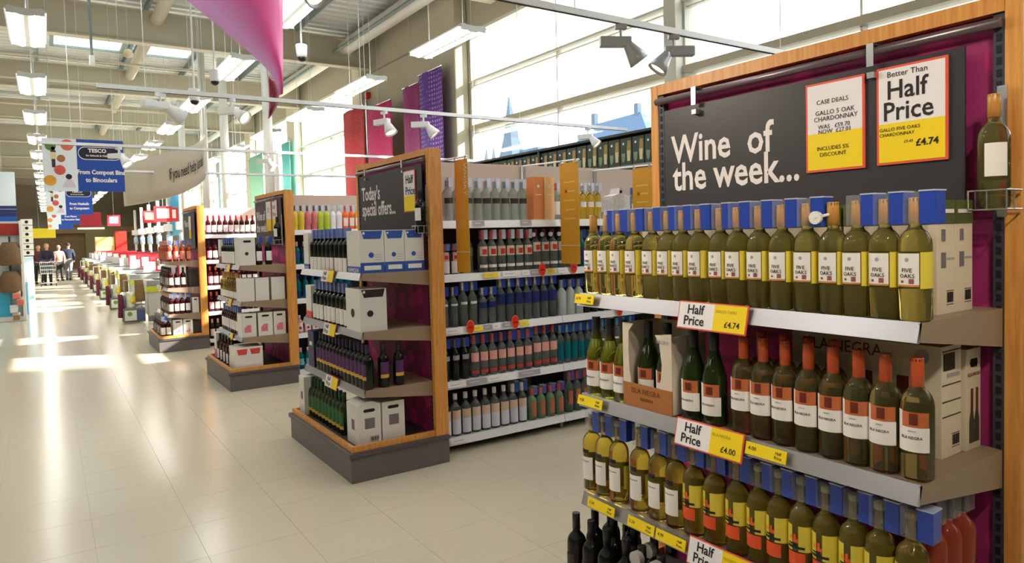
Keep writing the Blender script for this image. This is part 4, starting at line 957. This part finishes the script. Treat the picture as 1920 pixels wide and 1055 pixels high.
rowof(sp('', .034, .31, G_CLEAR, mat('teal cap', (70, 180, 190), .4), [(.1, .55, -1.1, 1.1, G_TEAL)], ('small', BLUET)), sx(3.47, 5, .074), GZ[3], 0, 'teal banded bottles, fourth spirits shelf', G)
rowof(sp('', .038, .32, G_CLEAR, mat('teal cap', (70, 180, 190), .4), [(.45, .5, -1.1, 1.1, WHITE)], ('small', BLUET)), sx(3.85, 6), GZ[3], 0, 'clear bottles at the right, fourth spirits shelf', G)
# fifth
BL5 = [(.05, .40, -1.1, 1.1, mat('lilac white label', (222, 222, 236), .5)), (.40, .62, -1.1, 1.1, mat('peach label', (226, 196, 176), .5))]
rowof(sp('', .040, .31, G_CLEAR, WHITE, BL5, None, capz=(.86, 1.0)), sx(2.39, 7, .086), GZ[4], 0, 'peach and white labelled bottles, bottom spirits shelf', G)
rowof(sp('', .040, .31, G_CLEAR, WHITE, BL5, ('big', BLUET)), sx(2.99, 2, .086), GZ[4], 0, 'blue tagged peach labelled bottles, bottom spirits shelf', G)
EM = mat('red gold emblem', (190, 110, 80), .5, noise=.4, nscale=80)
rowof(sp('', .042, .245, glass('pale green', (170, 214, 176), .06, .6, 1.3), REDC, [(.12, .6, -.55, .55, EM)], ('big', mat('violet tag', (90, 84, 160), .35))), sx(3.17, 4, .092), GZ[4], 0, 'short pale green bottles with oval emblems, bottom spirits shelf', G)
rowof(sp('', .038, .33, G_CLEAR, REDC, [(.2, .55, -.6, .6, EM)], ('big', mat('violet tag', (90, 84, 160), .35))), sx(3.55, 9, .085), GZ[4], 0, 'tall clear emblem bottles, bottom spirits shelf', G)
# shelf tickets on spirits shelving
def gticket(x0, x1, z, m, lab, hgt=.04, y=4.425, name='shelf_ticket'):
    t = thing(name, lab, 'price ticket', ((x0+x1)/2, y, z), 0, 'tickets on the spirits shelf edges'); hw = (x1-x0)/2
    B(-hw, -.003, -hgt, hw, 0, 0).obj('ticket_card', m, t); B(-hw*.7, -.0036, -hgt*.55, hw*.3, -.003, -hgt*.45).obj('print_line', GREYT if m is not GREYT else PAPER, t); t.rotation_euler = (-.22, 0, 0)
tk = 0
for si, (z, items) in enumerate(zip(GZ, (((2.62, 2.72, 0), (3.05, 3.15, 0)), ((2.70, 2.83, 1), (2.87, 3.02, 2), (3.05, 3.12, 2), (3.13, 3.22, 0), (3.30, 3.37, 1), (3.4, 3.5, 2)),
                               ((2.36, 2.5, 2), (2.6, 2.68, 1), (2.69, 2.76, 0), (2.77, 2.84, 2), (2.86, 2.96, 0), (3.02, 3.1, 1)), ((2.37, 2.52, 2), (2.53, 2.7, 0), (2.71, 2.86, 2), (3.0, 3.2, 0)), ((2.38, 2.55, 2),)))):
    for i, (a, b, m) in enumerate(items):
        gticket(a, b, z+.002, (GREYT, YEL, PAPER)[m], '%s ticket from the left on %s spirits shelf edge' % (ordn(i), ('top', 'second', 'third', 'fourth', 'bottom')[si]))
def talker(x, z, lab):
    t = thing('shelf_talker', lab, 'promotion tag', (x, 4.415, z), 0, 'round red shelf talkers')
    MB().tube((0, 0, 0), (0, -.004, 0), .042, 20).obj('rim', mat('orange rim', (246, 130, 70), .4), t)
    MB().tube((0, -.004, 0), (0, -.006, 0), .036, 20).obj('disc', REDROUND, t)
    B(-.02, -.0075, -.006, .02, -.006, .003).obj('print_line', mat('deep red print', (130, 20, 16), .5), t)
    for c in t.children: c.scale = (.8, 1, 1.25)
talker(3.24, GZ[1]-.0, 'round red tag right of lilac ticket, second spirits shelf'); talker(3.56, GZ[1]+.005, 'round red tag under the mustard banner, second spirits shelf')
talker(2.57, GZ[2]+.0, 'left red tag on the third spirits shelf edge'); talker(2.97, GZ[2]+.0, 'right red tag on the third spirits shelf edge'); talker(4.05, GZ[2]+.0, 'red tag behind the near ticket, third spirits shelf')
# mustard blade banners on arms
def blade(x, y0, y1, z0, z1, ya, lab, word):
    t = thing('blade_banner', lab, 'banner', (x, y0, z0), 0, 'mustard blade banners')
    w_ = y1-y0
    B(-.002, 0, 0, .002, w_, z1-z0).obj('card', GOLD, t)
    B(-.0035, 0, (z1-z0)*.18, .0035, w_, (z1-z0)*.18+.004).obj('perforation', PRINTW, t)
    MB().tube((0, -.01, z1-z0+.012), (0, ya-y0, z1-z0+.03), .007, 8).tube((0, ya-y0, z1-z0+.03), (0, ya-y0, z1-z0-.12), .007, 8).obj('arm', TRACK, t)
    for q in (.1, .9): B(-.008, w_*q-.01, z1-z0-.01, .008, w_*q+.01, z1-z0+.02).obj('clip', CHROME, t)
    if not word:
        for k in range(5): B(-.0028, w_*.2, (z1-z0)*(.80-.09*k), -.002, w_*(.8-.1*(k % 2)), (z1-z0)*(.80-.09*k)+.012).obj('print_line', mat('pale gold print', (238, 200, 110), .5), t)
        MB().tube((-.0028, w_*.7, (z1-z0)*.72), (-.002, w_*.7, (z1-z0)*.72), .02, 14).obj('round_print', mat('amber print', (226, 120, 50), .5), t)
        return
    me = text_data(word, .06, extr=.0003).copy(); me.materials.clear(); me.materials.append(PRINTW)
    o = ob('lettering', me, t); o.matrix_local = Matrix.Translation((-.0025, w_*.3, z1-z0-.03)) @ FRONT['-x'] @ Matrix.Rotation(-PI/2, 4, 'Z')
blade(2.44, 4.17, 4.35, 1.335, 2.13, 4.9, 'mustard banner reading Whisky nearest the special offers post', 'WHISKY')
blade(3.42, 4.16, 4.39, 1.35, 2.145, 4.92, 'mustard banner hanging in the middle of the spirits shelving', '')
blade(4.22, 4.17, 4.40, 1.35, 2.13, 4.95, 'mustard banner at the right, beside the nearest wooden post', '')
# second gondola face
yv = 7.965
def cl3(a, b, c_): return [(.08, .55, -1, 1, mat('lab%d_%d_%d' % (a, b, c_), (a, b, c_), .5))]
G2 = 'bottles on shelving behind special offers'
for i, (n, c_, capc) in enumerate(((2, (232, 210, 60), BLACK), (2, (220, 120, 130), BLACK), (2, (190, 210, 60), BLACK), (2, (240, 236, 246), WHITE), (2, (246, 110, 50), REDC), (2, (248, 180, 50), WHITE))):
    rowof(sp('', .034, .28, MC['lab%d_%d_%d' % c_] if 'lab%d_%d_%d' % c_ in MC else mat('lab%d_%d_%d' % c_, c_, .4), capc, [(.15, .5, -.9, .9, LABW)] if i > 2 else None, ('small', WTAG)), sx(2.36+.15*i, n, .075), GZ[0], 0,
          '%s bottles, top shelf behind special offers' % ('yellow', 'pink', 'lime', 'white', 'orange', 'amber')[i], G2)
rowof(sp('', .036, .26, G_TEAL, WHITE, [(.3, .5, -1, 1, BLUEB)], None), sx(2.37, 8, .085), GZ[1], 0, 'teal bottles, second shelf behind special offers', G2)
rowof(sp('', .036, .28, G_TEAL, BLUET, [(.1, .3, -1, 1, NAVL)], None), sx(2.37, 8, .085), GZ[2], 0, 'deep teal bottles, third shelf behind special offers', G2)
rowof(sp('', .04, .2, PNK, WHITE, [(.1, .6, -1, 1, LABW)], None, extra=circ(REDL, .3, .014)), sx(2.37, 8, .09), GZ[3], 0, 'pink bottles, fourth shelf behind special offers', G2)
rowof(sp('', .036, .24, G_TEAL, WHITE, [(.2, .5, -1, 1, mat('aqua label', (130, 200, 220), .5))], None), sx(2.37, 8, .085), GZ[4], 0, 'aqua bottles, bottom shelf behind special offers', G2)
# third gondola face
yv = 11.41
for si, z in enumerate(GZ):
    P = make_bottle('x x x x', glassm=(G_RED if si < 4 else G_GREEN), n=10, cap=(REDC, CAPK, CAPG, CAPG, WHITE)[si], lab=[(.15, .5, -1, 1, LABW)], sectag=None)
    rowof(P, sx(2.06, 9, .082), z, 0, 'wine bottles on %s shelf behind second display' % ('top', 'second', 'third', 'fourth', 'bottom')[si], 'red wine behind second display')

# ---------------------------------------------------------------- wall shelving with champagne cartons
u = thing('wall_shelving', 'tall dark wall shelving under the windows carrying green gift cartons', 'shelving', (6.3, 8.5, 0))
def wl(o): o.location = (-6.3, -8.5, 0); return o
DG = mat('dark green metal', (52, 58, 54), .5)
wl(B(6.45, 3.0, 0, 6.5, 13.4, 2.8).obj('back_panel', DG, u))
for z in (.12, .55, .98, 1.41, 1.84, 2.41): wl(B(6.02, 3.0, z-.03, 6.45, 13.4, z).obj('shelf', mat('grey shelf', (150, 146, 140), .5), u))
wl(B(5.98, 3.0, 2.78, 6.5, 13.4, 2.81).obj('canopy', DG, u))
for y in (3, 5.6, 8.2, 10.8, 13.4): wl(B(6.0, y-.02, 0, 6.45, y+.02, 2.78).obj('upright', DG, u))
CG = mat('bottle green gift carton', (34, 56, 46), .4); CRM = mat('cream carton print', (206, 196, 150), .5)
p = thing('gift_carton', 'x x x x', 'carton')
B(-.09, -.10, 0, .09, .10, .34).obj('carton_body', CG, p)
MB().tube((-.0925, .045, .27), (-.09, .045, .27), .016, 10).obj('white_dot', WHITE, p)
MB().prism([(-.085, .30), (-.03, .30), (-.02, .2), (-.02, .12), (-.085, .12)], 'x', -.093, -.09).obj('gold_print', mat('gold print', (160, 130, 70), .5), p)
MB().prism([(-.08, .18), (-.02, .18), (-.025, .05), (-.075, .05)], 'x', -.0945, -.0925).obj('cream_print', CRM, p)
MB().prism([(.01, .15), (.08, .15), (.07, .06), (.045, .03), (.02, .06)], 'x', -.0945, -.09).obj('shield_print', mat('sage print', (120, 140, 110), .5), p)
for i in range(28):
    lab = '%s green gift carton from the right on the window wall shelving' % ordn(i)
    y = 5.75+i*.215
    if any(abs(y-q) < .12 for q in (5.6, 8.2, 10.8)): y += 0
    if i == 0: p.location = (6.12, y, 2.41); p['label'] = lab; p['group'] = 'green gift cartons'
    else: dup(p, (6.12, y, 2.41), None, lab, 'green gift cartons')

# ---------------------------------------------------------------- checkouts
LIME = mat('lime stripe', (206, 214, 60), .4); CGREY = mat('checkout grey', (150, 150, 150), .45); BELT = mat('belt', (40, 42, 44), .6)
SILV = mat('silver frame', (176, 180, 182), .35, metal=.5); CRED = mat('checkout red', (208, 40, 56), .4); PBLU = mat('pale blue collar', (176, 206, 236), .4)
def make_checkout():
    t = thing('checkout', 'x x x x', 'checkout')
    B(0, 0, .0, 3.0, .62, .12).obj('plinth', KICK, t)
    B(-.05, -.03, .12, 3.0, .65, .60).obj('cabinet', mat('cabinet grey', (196, 194, 186), .5), t)
    B(-.07, -.05, .60, 3.02, .67, .72).obj('lime_stripe', LIME, t)
    B(-.07, -.05, .72, 3.02, .67, .84).obj('top_frame', SILV, t, bevel=.01)
    B(.1, .08, .84, 1.9, .56, .855).obj('belt', BELT, t)
    s = B(2.05, .2, .855, 2.35, .45, 1.0).obj('till', CGREY, t); B(2.08, .18, 1.05, 2.32, .22, 1.25).obj('screen', BLACK, s); B(2.18, .26, 1.0, 2.22, .3, 1.2).obj('stem', BLACK, s)
    b = MB().tube((2.75, .5, .12), (2.75, .5, 3.6), .075, 12).obj('number_pole', WHITE, t, smooth=True)
    MB().tube((2.75, .5, 1.55), (2.75, .5, 1.95), .12, 12).obj('pole_collar', PBLU, b, smooth=True); MB().tube((2.75, .5, 2.0), (2.75, .5, 2.06), .10, 12).obj('pole_ring', SILV, b, smooth=True)
    B(2.55, .3, 2.1, 2.95, .7, 2.4).obj('number_box', mat('number box', (232, 228, 226), .4), t, bevel=.02)
    r = B(.5, -.1, .9, 1.7, -.02, 1.25).obj('magazine_rack', CRED, t)
    for i in range(5): B(.54+i*.22, -.115, .94+(i % 2)*.1, .72+i*.22, -.1, 1.2).obj('magazine', mat('magazine %d' % i, ((230, 226, 226), (216, 60, 74), (240, 240, 240), (60, 70, 140), (236, 200, 200))[i], .5), r)
    B(.3, .60, .84, 1.9, .64, 1.12).obj('divider', WHITE, t)
    return t
ck = None
CY_ = [15.9, 19.3, 22.75, 26.2, 29.6, 33.1, 36.5, 40, 43.4, 46.8]
for i, y in enumerate(CY_):
    lab = '%s checkout from the near end, grey with a lime stripe' % ordn(i)
    if i == 0: ck = make_checkout(); ck.location = (1.72, y, 0); ck['label'] = lab; ck['group'] = 'row of checkouts'
    else: dup(ck, (1.72, y, 0), None, lab, 'row of checkouts')
def make_bin():
    t = thing('bag_stand', 'x x x x', 'bag stand')
    B(0, 0, .02, .40, .34, .30).obj('tub', mat('tub grey', (112, 108, 104), .5), t, bevel=.02)
    B(.03, -.006, .06, .24, .0, .26).obj('white_panel', mat('panel pale', (222, 228, 214), .5), t); MB().tube((.12, -.008, .19), (.12, -.004, .19), .045, 14).obj('green_roundel', mat('roundel green', (110, 160, 60), .5), t)
    B(.25, -.006, .06, .385, .0, .26).obj('blue_panel', mat('panel blue', (70, 92, 140), .5), t)
    MB().path([(.05, .17, .3), (.05, .17, .86), (.35, .17, .86), (.35, .17, .3)], .01, 8).obj('frame', SILV, t)
    def bag(x0, x1, z0, z1, m, y=.05):
        o = MB(); n = 6; vs = []
        for k in range(5):
            zz = z0+(z1-z0)*k/4; g = 1-.22*(k/4)
            for i in range(n*2):
                a = 2*PI*i/(n*2); vs.append(((x0+x1)/2+(x1-x0)/2*g*math.cos(a)*(1+.08*math.sin(3*a+k)), y+.10+.10*g*math.sin(a)*(1+.1*math.cos(4*a+k)), zz))
        fs = [(k*12+i, k*12+(i+1) % 12, (k+1)*12+(i+1) % 12, (k+1)*12+i) for k in range(4) for i in range(12)]+[tuple(range(12))[::-1], tuple(48+i for i in range(12))]
        o.add(vs, fs).obj('bag', m, t, smooth=True)
    bag(.22, .42, .42, .86, mat('jute brown', (138, 110, 74), .8, noise=.3, nscale=40)); bag(.06, .24, .26, .62, mat('white green bag', (216, 222, 190), .6, noise=.4, nscale=14))
    bag(.1, .26, .4, .56, mat('yellow bag', (226, 206, 70), .6)); bag(-.08, .04, .12, .58, mat('maroon bag', (106, 34, 54), .7))
    return t
bn = None
for i, y in enumerate((15.78, 19.25, 23.2, 26.8, 30.6, 34, 37.5)):
    lab = '%s bag stand from the near end, grey tub with hanging shopping bags' % ordn(i)
    if i == 0: bn = make_bin(); bn.location = (1.2, y, 0); bn['label'] = lab; bn['group'] = 'bag stands before the checkouts'
    else: dup(bn, (1.2, y, 0), None, lab, 'bag stands before the checkouts')

# red offer frames and small hanging squares over the checkouts
for i, (x, y, z) in enumerate(((2.6, 20.5, 2.15), (3.2, 23.6, 2.25), (3.0, 27, 2.3), (2.2, 31, 2.3))):
    t = thing('hanging_card', '%s red and white card hanging over the checkouts' % ordn(i), 'sign', (x, y, z), 0, 'red cards over the checkouts')
    B(-.22, -.01, 0, .22, .01, .42).obj('card', mat('card red', (216, 50, 62), .5), t); B(-.15, -.013, .1, .15, -.01, .36).obj('white_field', WHITE, t)
    MB().tube((0, 0, .42), (0, 0, 6.4-z), .004, 5).obj('cable', CABLE, t)
t = thing('hanging_sign', 'red hanging sign right of the third blue sign', 'sign', (1.15, 33, 2.32)); B(0, -.02, 0, .75, .02, .6).obj('panel', mat('deep red panel', (150, 30, 44), .5), t); B(-.1, -.03, -.1, .85, .03, -.02).obj('tray', WHITE, t); MB().tube((.35, 0, .6), (.35, 0, 4.0), .005, 5).obj('cable', CABLE, t)
t = thing('hanging_sign', 'yellow hanging sign far down the aisle at left', 'sign', (-1.15, 48, 2.05)); B(0, -.02, 0, 1.6, .02, .55).obj('panel', mat('yellow panel', (226, 206, 30), .5), t); MB().tube((.8, 0, .55), (.8, 0, 4.2), .005, 5).obj('cable', CABLE, t)
t = thing('display_stand', 'orange and red display stand beyond the checkouts', 'display', (2.2, 44, 0)); B(0, 0, 0, .9, .5, 2.0).obj('stand', mat('stand beige', (222, 190, 130), .5), t); B(.95, -.1, .5, 1.5, .4, 2.3).obj('red_panel', mat('stand red', (214, 40, 30), .5), t); B(.05, -.02, 1.5, .85, 0, 1.95).obj('header', mat('stand yellow', (240, 220, 120), .5), t)

# ---------------------------------------------------------------- left side displays
t = thing('promotion_stand', 'tall white promotion stand with pale blue panels at left of aisle', 'display', (-.70, 24.2, 0))
B(0, 0, 0, .35, .6, 1.30).obj('stand', mat('stand white', (228, 238, 244), .5), t)
B(-.01, -.02, .8, .36, 0, 1.28).obj('header', mat('header sky', (196, 226, 240), .5), t); B(.03, -.03, .85, .12, -.02, 1.0).obj('green_patch', mat('patch lime', (206, 216, 130), .5), t)
B(.18, -.03, .1, .33, -.02, .75).obj('side_print', mat('print sky', (150, 206, 232), .5), t)
for i in range(6):
    g = thing('headband_card', '%s hair card from the bottom above the white promotion stand' % ordn(i), 'card', (-.52, 27.5, 1.3+i*.2), 0, 'hanging hair cards')
    B(-.16, -.01, 0, .16, .01, .18).obj('card', WHITE, g); MB().tube((0, -.012, .09), (0, -.02, .09), .05, 10).obj('item', BLACK, g)
u = thing('wall_display', 'left hand display bay with brown brushes, blue panels and red header', 'display', (-1.48, 18.2, 0))
B(0, .1, 0, 1.05, .5, .1).obj('plinth', WHITE, u)
B(0, .35, .1, 1.05, .45, 2.15).obj('back_panel', mat('display pale', (216, 226, 226), .5), u)
B(1.0, -.0, .1, 1.05, .45, 2.15).obj('side_panel', WHITE, u)
B(.1, .3, 1.85, .98, .35, 2.1).obj('red_header', mat('header red', (170, 50, 44), .5, noise=.4, nscale=20), u)
B(.42, .2, .1, .78, .34, .98).obj('cyan_panel', mat('cyan panel', (60, 186, 226), .45), u)
BR = mat('brown bristle', (120, 94, 68), .85, noise=.4, nscale=60)
for i, (x, z, hh) in enumerate(((-.66, 1.2, .5), (-.67, .62, .46))):
    g = thing('brush', '%s of two brown bristle brushes hanging on left display' % ('upper', 'lower')[i], 'brush', (x, 18.28, z), 0, 'brown brushes')
    MB().lathe([(.17, 0), (.21, .03), (.20, hh*.7), (.13, hh)], 14).obj('bristles', BR, g, smooth=True); MB().tube((0, 0, hh), (0, 0, hh+.12), .02, 8).obj('handle', mat('brush handle', (60, 70, 60), .5), g)
t = thing('storage_box', 'dark blue storage box on floor of the left display', 'box', (-.86, 20.0, 0)); B(0, 0, 0, .36, .5, .72).obj('box_body', mat('royal blue box', (24, 66, 150), .4), t, bevel=.01); B(.365, -.01, .0, .44, .5, .75).obj('sky_flap', mat('sky flap', (140, 200, 236), .5), t)
for i, (x, y, z, c) in enumerate(((-.58, 18.1, .50, (230, 120, 100)), (-.52, 18.1, .36, (226, 110, 90)), (-.64, 18.1, .2, (220, 220, 226)), (-.6, 18.1, .04, (150, 110, 80)))):
    g = thing('toy_pack', ('upper red toy pack', 'lower red toy pack', 'white toy pack', 'brown toy pack')[i]+' hanging on the left display', 'pack', (x, y, z), 0, 'small hanging packs')
    B(-.06, -.03, 0, .06, .03, .1).obj('pack', mat('pack%d' % i, c, .5), g, bevel=.01); B(-.07, .03, -.01, .07, .035, .16).obj('backing_card', WHITE, g)
for i in range(4):
    y = 27+i*2.6
    t = thing('aisle_sign', '%s white and navy aisle sign from near end, at left' % ordn(i), 'sign', (-.9-.03*(y-22)-.5, y, 2.45), 0, 'white and navy aisle signs')
    B(0, -.02, .5, .8, .02, 1.5).obj('white_panel', mat('sign pale', (206, 220, 230), .5), t)
    for k in range(3): B(0, -.025, .12*k+.1, .8, .025, .12*k+.2).obj('stripe', mat('sign navy', (28, 40, 96), .5), t)
    B(0, -.024, -.2, .8, .024, .1).obj('blue_panel', mat('sign royal', (24, 74, 158), .5), t)
    MB().tube((.4, 0, 1.5), (.4, 0, 4.0), .006, 5).obj('cable', CABLE, t)
# shelving runs and back of store at the far end
FW = thing('bakery_counter', 'dark brown bakery front closing the far end of the aisle', 'counter', (-3, 56, 0))
B(0, 0, 0, 12, 1, 2.4).obj('front', mat('bakery brown', (138, 112, 80), .7, noise=.3, nscale=2), FW); B(0, -.3, 2.4, 12, 1, 2.8).obj('canopy', mat('bakery tan', (150, 124, 84), .6), FW); B(5.2, -.4, 0, 7, 0, 2.9).obj('side_block', mat('khaki block', (140, 128, 86), .6), FW)
for i, y in enumerate((30, 34, 38, 42, 46)):
    t = thing('gondola', '%s pale shelving run beyond the left aisle edge' % ordn(i), 'shelving', (-5, y, 0), 0, 'far left shelving')
    B(0, 0, 0, 3.6, 1.0, 2.0).obj('carcass', mat('pale shelving', (206, 206, 200), .5), t)
    for k in range(4): B(-.01, -.02, .3+k*.45, 3.62, 1.02, .33+k*.45).obj('shelf', SHELFW, t)

# ---------------------------------------------------------------- people and trolley
SKIN = mat('skin', (206, 150, 120), .55); HAIRD = mat('dark hair', (50, 36, 30), .7); HAIRG = mat('grey hair', (150, 140, 130), .7)
def skinned(name, joints, edges, radii, m, parent, sub=1):
    me = bpy.data.meshes.new(name); me.from_pydata(joints, edges, [])
    o = bpy.data.objects.new(name, me); col.objects.link(o)
    sk = o.modifiers.new('s', 'SKIN')
    lay = me.skin_vertices[0].data if me.skin_vertices else None
    for i, r in enumerate(radii): lay[i].radius = (r, r*.85)
    lay[0].use_root = True
    ss = o.modifiers.new('d', 'SUBSURF'); ss.levels = sub; ss.render_levels = sub
    dg = bpy.context.evaluated_depsgraph_get(); ev = o.evaluated_get(dg); nm = bpy.data.meshes.new_from_object(ev)
    bpy.data.objects.remove(o); nm.materials.clear(); nm.materials.append(m)
    for p in nm.polygons: p.use_smooth = True
    return ob(name, nm, parent)
def person(x, y, rz, h, lab, coat, legs, hair, pose='stand', z=0):
    t = thing('person', lab, 'person', (x, y, z), rz); s = h/1.75
    lean = .10 if pose == 'push' else 0
    P = lambda a, b, c: (a*s, b*s, c*s)
    st = .14 if pose == 'walk' else .03
    # body: one surface; faces -Y
    J = [P(0, 0, .93), P(0, -.02-lean*.3, 1.15), P(0, -.03-lean*.8, 1.38), P(0, -.03-lean, 1.48), P(0, -.05-lean, 1.62),
         P(.17, -.03-lean*.8, 1.40), P(.23, -.08-lean, 1.13), P(.2, -.30-lean if pose == 'push' else -.12, .98 if pose == 'push' else .90),
         P(-.17, -.03-lean*.8, 1.40), P(-.23, -.08-lean, 1.13), P(-.2, -.30-lean if pose == 'push' else -.06, .98 if pose == 'push' else .88),
         P(.09, 0, .88), P(.1, -st, .48), P(.1, -st*.4, .08), P(.1, -st*.4-.14, .04), P(-.09, 0, .88), P(-.1, st, .48), P(-.1, st*1.6, .09), P(-.1, st*1.6-.13, .04)]
    Ed = [(0, 1), (1, 2), (2, 3), (3, 4), (2, 5), (5, 6), (6, 7), (2, 8), (8, 9), (9, 10), (0, 11), (11, 12), (12, 13), (13, 14), (0, 15), (15, 16), (16, 17), (17, 18)]
    Rr = [.15, .14, .15, .06, .06, .075, .055, .038, .075, .055, .038, .10, .07, .045, .04, .10, .07, .045, .04]
    skinned('body', J, Ed, [r*s for r in Rr], SKIN, t)
    skinned('coat', [J[0], J[1], J[2], J[5], J[6], (J[7][0], J[7][1]+.03, J[7][2]+.03), J[8], J[9], (J[10][0], J[10][1]+.03, J[10][2]+.03), (J[3][0], J[3][1], J[3][2]+.02)], [(0, 1), (1, 2), (2, 3), (3, 4), (4, 5), (2, 6), (6, 7), (7, 8), (2, 9)], [q*s for q in (.185, .17, .175, .11, .078, .058, .11, .078, .058, .085)], coat, t)
    skinned('trousers', [J[0], J[11], J[12], J[13], J[15], J[16], J[17]], [(0, 1), (1, 2), (2, 3), (0, 4), (4, 5), (5, 6)], [q*s for q in (.165, .12, .09, .065, .12, .09, .065)], legs, t)
    hx, hy, hz = J[4]
    hd = MB().lathe([(.035*s, -.03*s), (.062*s, .0), (.078*s, .05*s), (.08*s, .10*s), (.07*s, .15*s), (.035*s, .18*s)], 14).obj('head', SKIN, t, smooth=True, loc=(hx, hy, hz-.03*s))
    MB().tube((hx, hy-.08*s, hz+.035*s), (hx, hy-.1*s, hz+.025*s), .012*s, 6).obj('nose', SKIN, t)
    for q in (-1, 1): MB().tube((hx+q*.028*s, hy-.078*s, hz+.06*s), (hx+q*.028*s, hy-.07*s, hz+.06*s), .008*s, 6).obj('eye', BLACK, t); MB().tube((hx+q*.078*s, hy, hz+.02*s), (hx+q*.085*s, hy+.005, hz+.055*s), .015*s, 6).obj('ear', SKIN, t)
    B(hx-.022*s, hy-.078*s, hz-.005*s, hx+.022*s, hy-.07*s, hz+.001*s).obj('mouth', mat('lip', (160, 80, 76), .5), t)
    MB().lathe([(.085*s, .06*s), (.09*s, .10*s), (.08*s, .16*s), (.04*s, .195*s), (.005, .2*s)], 14).obj('hair', hair, t, smooth=True, loc=(hx, hy+.018*s, hz-.03*s))
    for q in (7, 10):
        jx, jy, jz = J[q]; hm = MB().box(jx-.02, jy-.05, jz-.02, jx+.02, jy+.01, jz+.02)
        for k in range(4): hm.tube((jx-.016+.011*k, jy-.05, jz+.005), (jx-.016+.011*k, jy-.085, jz-.03), .006, 5)
        hm.tube((jx+.02, jy-.01, jz), (jx+.035, jy-.045, jz-.01), .007, 5).obj('hand', SKIN, t)
    for q in (14, 18):
        jx, jy, jz = J[q]; B(jx-.045, jy-.05, 0, jx+.045, jy+.19, .09).obj('shoe', BLACK, t, bevel=.02)
    return t
DKC = mat('dark navy coat', (42, 38, 52), .8); BKC = mat('black blue coat', (36, 44, 66), .8); PKC = mat('beige pink coat', (186, 140, 120), .8); DTR = mat('dark trousers', (40, 38, 44), .8); MAR = mat('maroon coat', (92, 42, 50), .8)
person(-.02, 34.0, .0, 1.66, 'person in dark coat pushing a silver trolley up the aisle', DKC, DTR, HAIRG, 'push')
person(-.32, 35.2, .1, 1.62, 'person in maroon coat half hidden behind the trolley pusher', MAR, DTR, HAIRD, 'walk')
person(.42, 37.5, .2, 1.58, 'person in pinkish beige coat right of the trolley pusher', PKC, DTR, HAIRG, 'stand')
person(.80, 38.0, 2.9, 1.68, 'person in dark blue coat walking away on the right', BKC, mat('grey trousers', (120, 122, 130), .8), HAIRD, 'walk')
for i, (x, y, c) in enumerate(((3.7, 17.2, BKC), (3.75, 20.6, MAR), (3.8, 24, DKC), (3.8, 27.5, MAR))):
    person(x, y, 1.2, 1.62, 'person standing behind the %s checkout from the near end' % ordn(i), c, DTR, HAIRD)
t = thing('shopping_trolley', 'silver wire shopping trolley pushed by person in dark coat', 'trolley', (0, 33.2, 0))
g = MB(); bw = .27
def rect(y, z, w_, d0): return [(-w_, y, z), (w_, y, z), (w_, d0, z), (-w_, d0, z), (-w_, y, z)]
for z, k in ((.95, 1), (.8, .97), (.65, .94), (.5, .9)): g.path(rect(-.42*k, z, bw*k, .38), .007)
for i in range(9):
    x = -bw+2*bw*i/8; g.tube((x, -.42, .95), (x*.9, -.38, .5), .005, 5); g.tube((x*.9, -.38, .5), (x*.9, .38, .5), .004, 5)
for i in range(7):
    y = -.42+.8*i/6
    for q in (-1, 1): g.tube((q*bw, y, .95), (q*bw*.9, y*.92, .5), .005, 5)
g.obj('basket', SILV, t)
MB().path([(-bw, .38, .95), (-bw, .5, 1.02), (bw, .5, 1.02), (bw, .38, .95)], .014, 8).obj('handle', mat('handle blue', (60, 90, 150), .4), t)
MB().path([(-.25, -.42, .14), (-.25, .38, .2), (-.24, .38, .5)], .013, 8).path([(.25, -.42, .14), (.25, .38, .2), (.24, .38, .5)], .013, 8).path([(-.25, -.42, .14), (.25, -.42, .14)], .013, 8).obj('chassis', SILV, t)
for x in (-.25, .25):
    for y in (-.42, .36): MB().tube((x-.015, y, .06), (x+.015, y, .06), .06, 12).obj('wheel', BLACK, t); B(x-.01, y-.01, .06, x+.01, y+.01, .2).obj('caster', SILV, t)
from collections import Counter
print('objects', len(bpy.data.objects), 'dup labels', [k for k, v in Counter(o['label'] for o in bpy.data.objects if 'label' in o and not o.parent).items() if v > 1][:20])
bpy.context.view_layer.update()
print('LONG', [o['label'] for o in bpy.data.objects if o.get('label') and not 4 <= len(o['label'].split()) <= 16][:20], [o.name for o in bpy.data.objects if o.get('label') in ('x x x x',)])
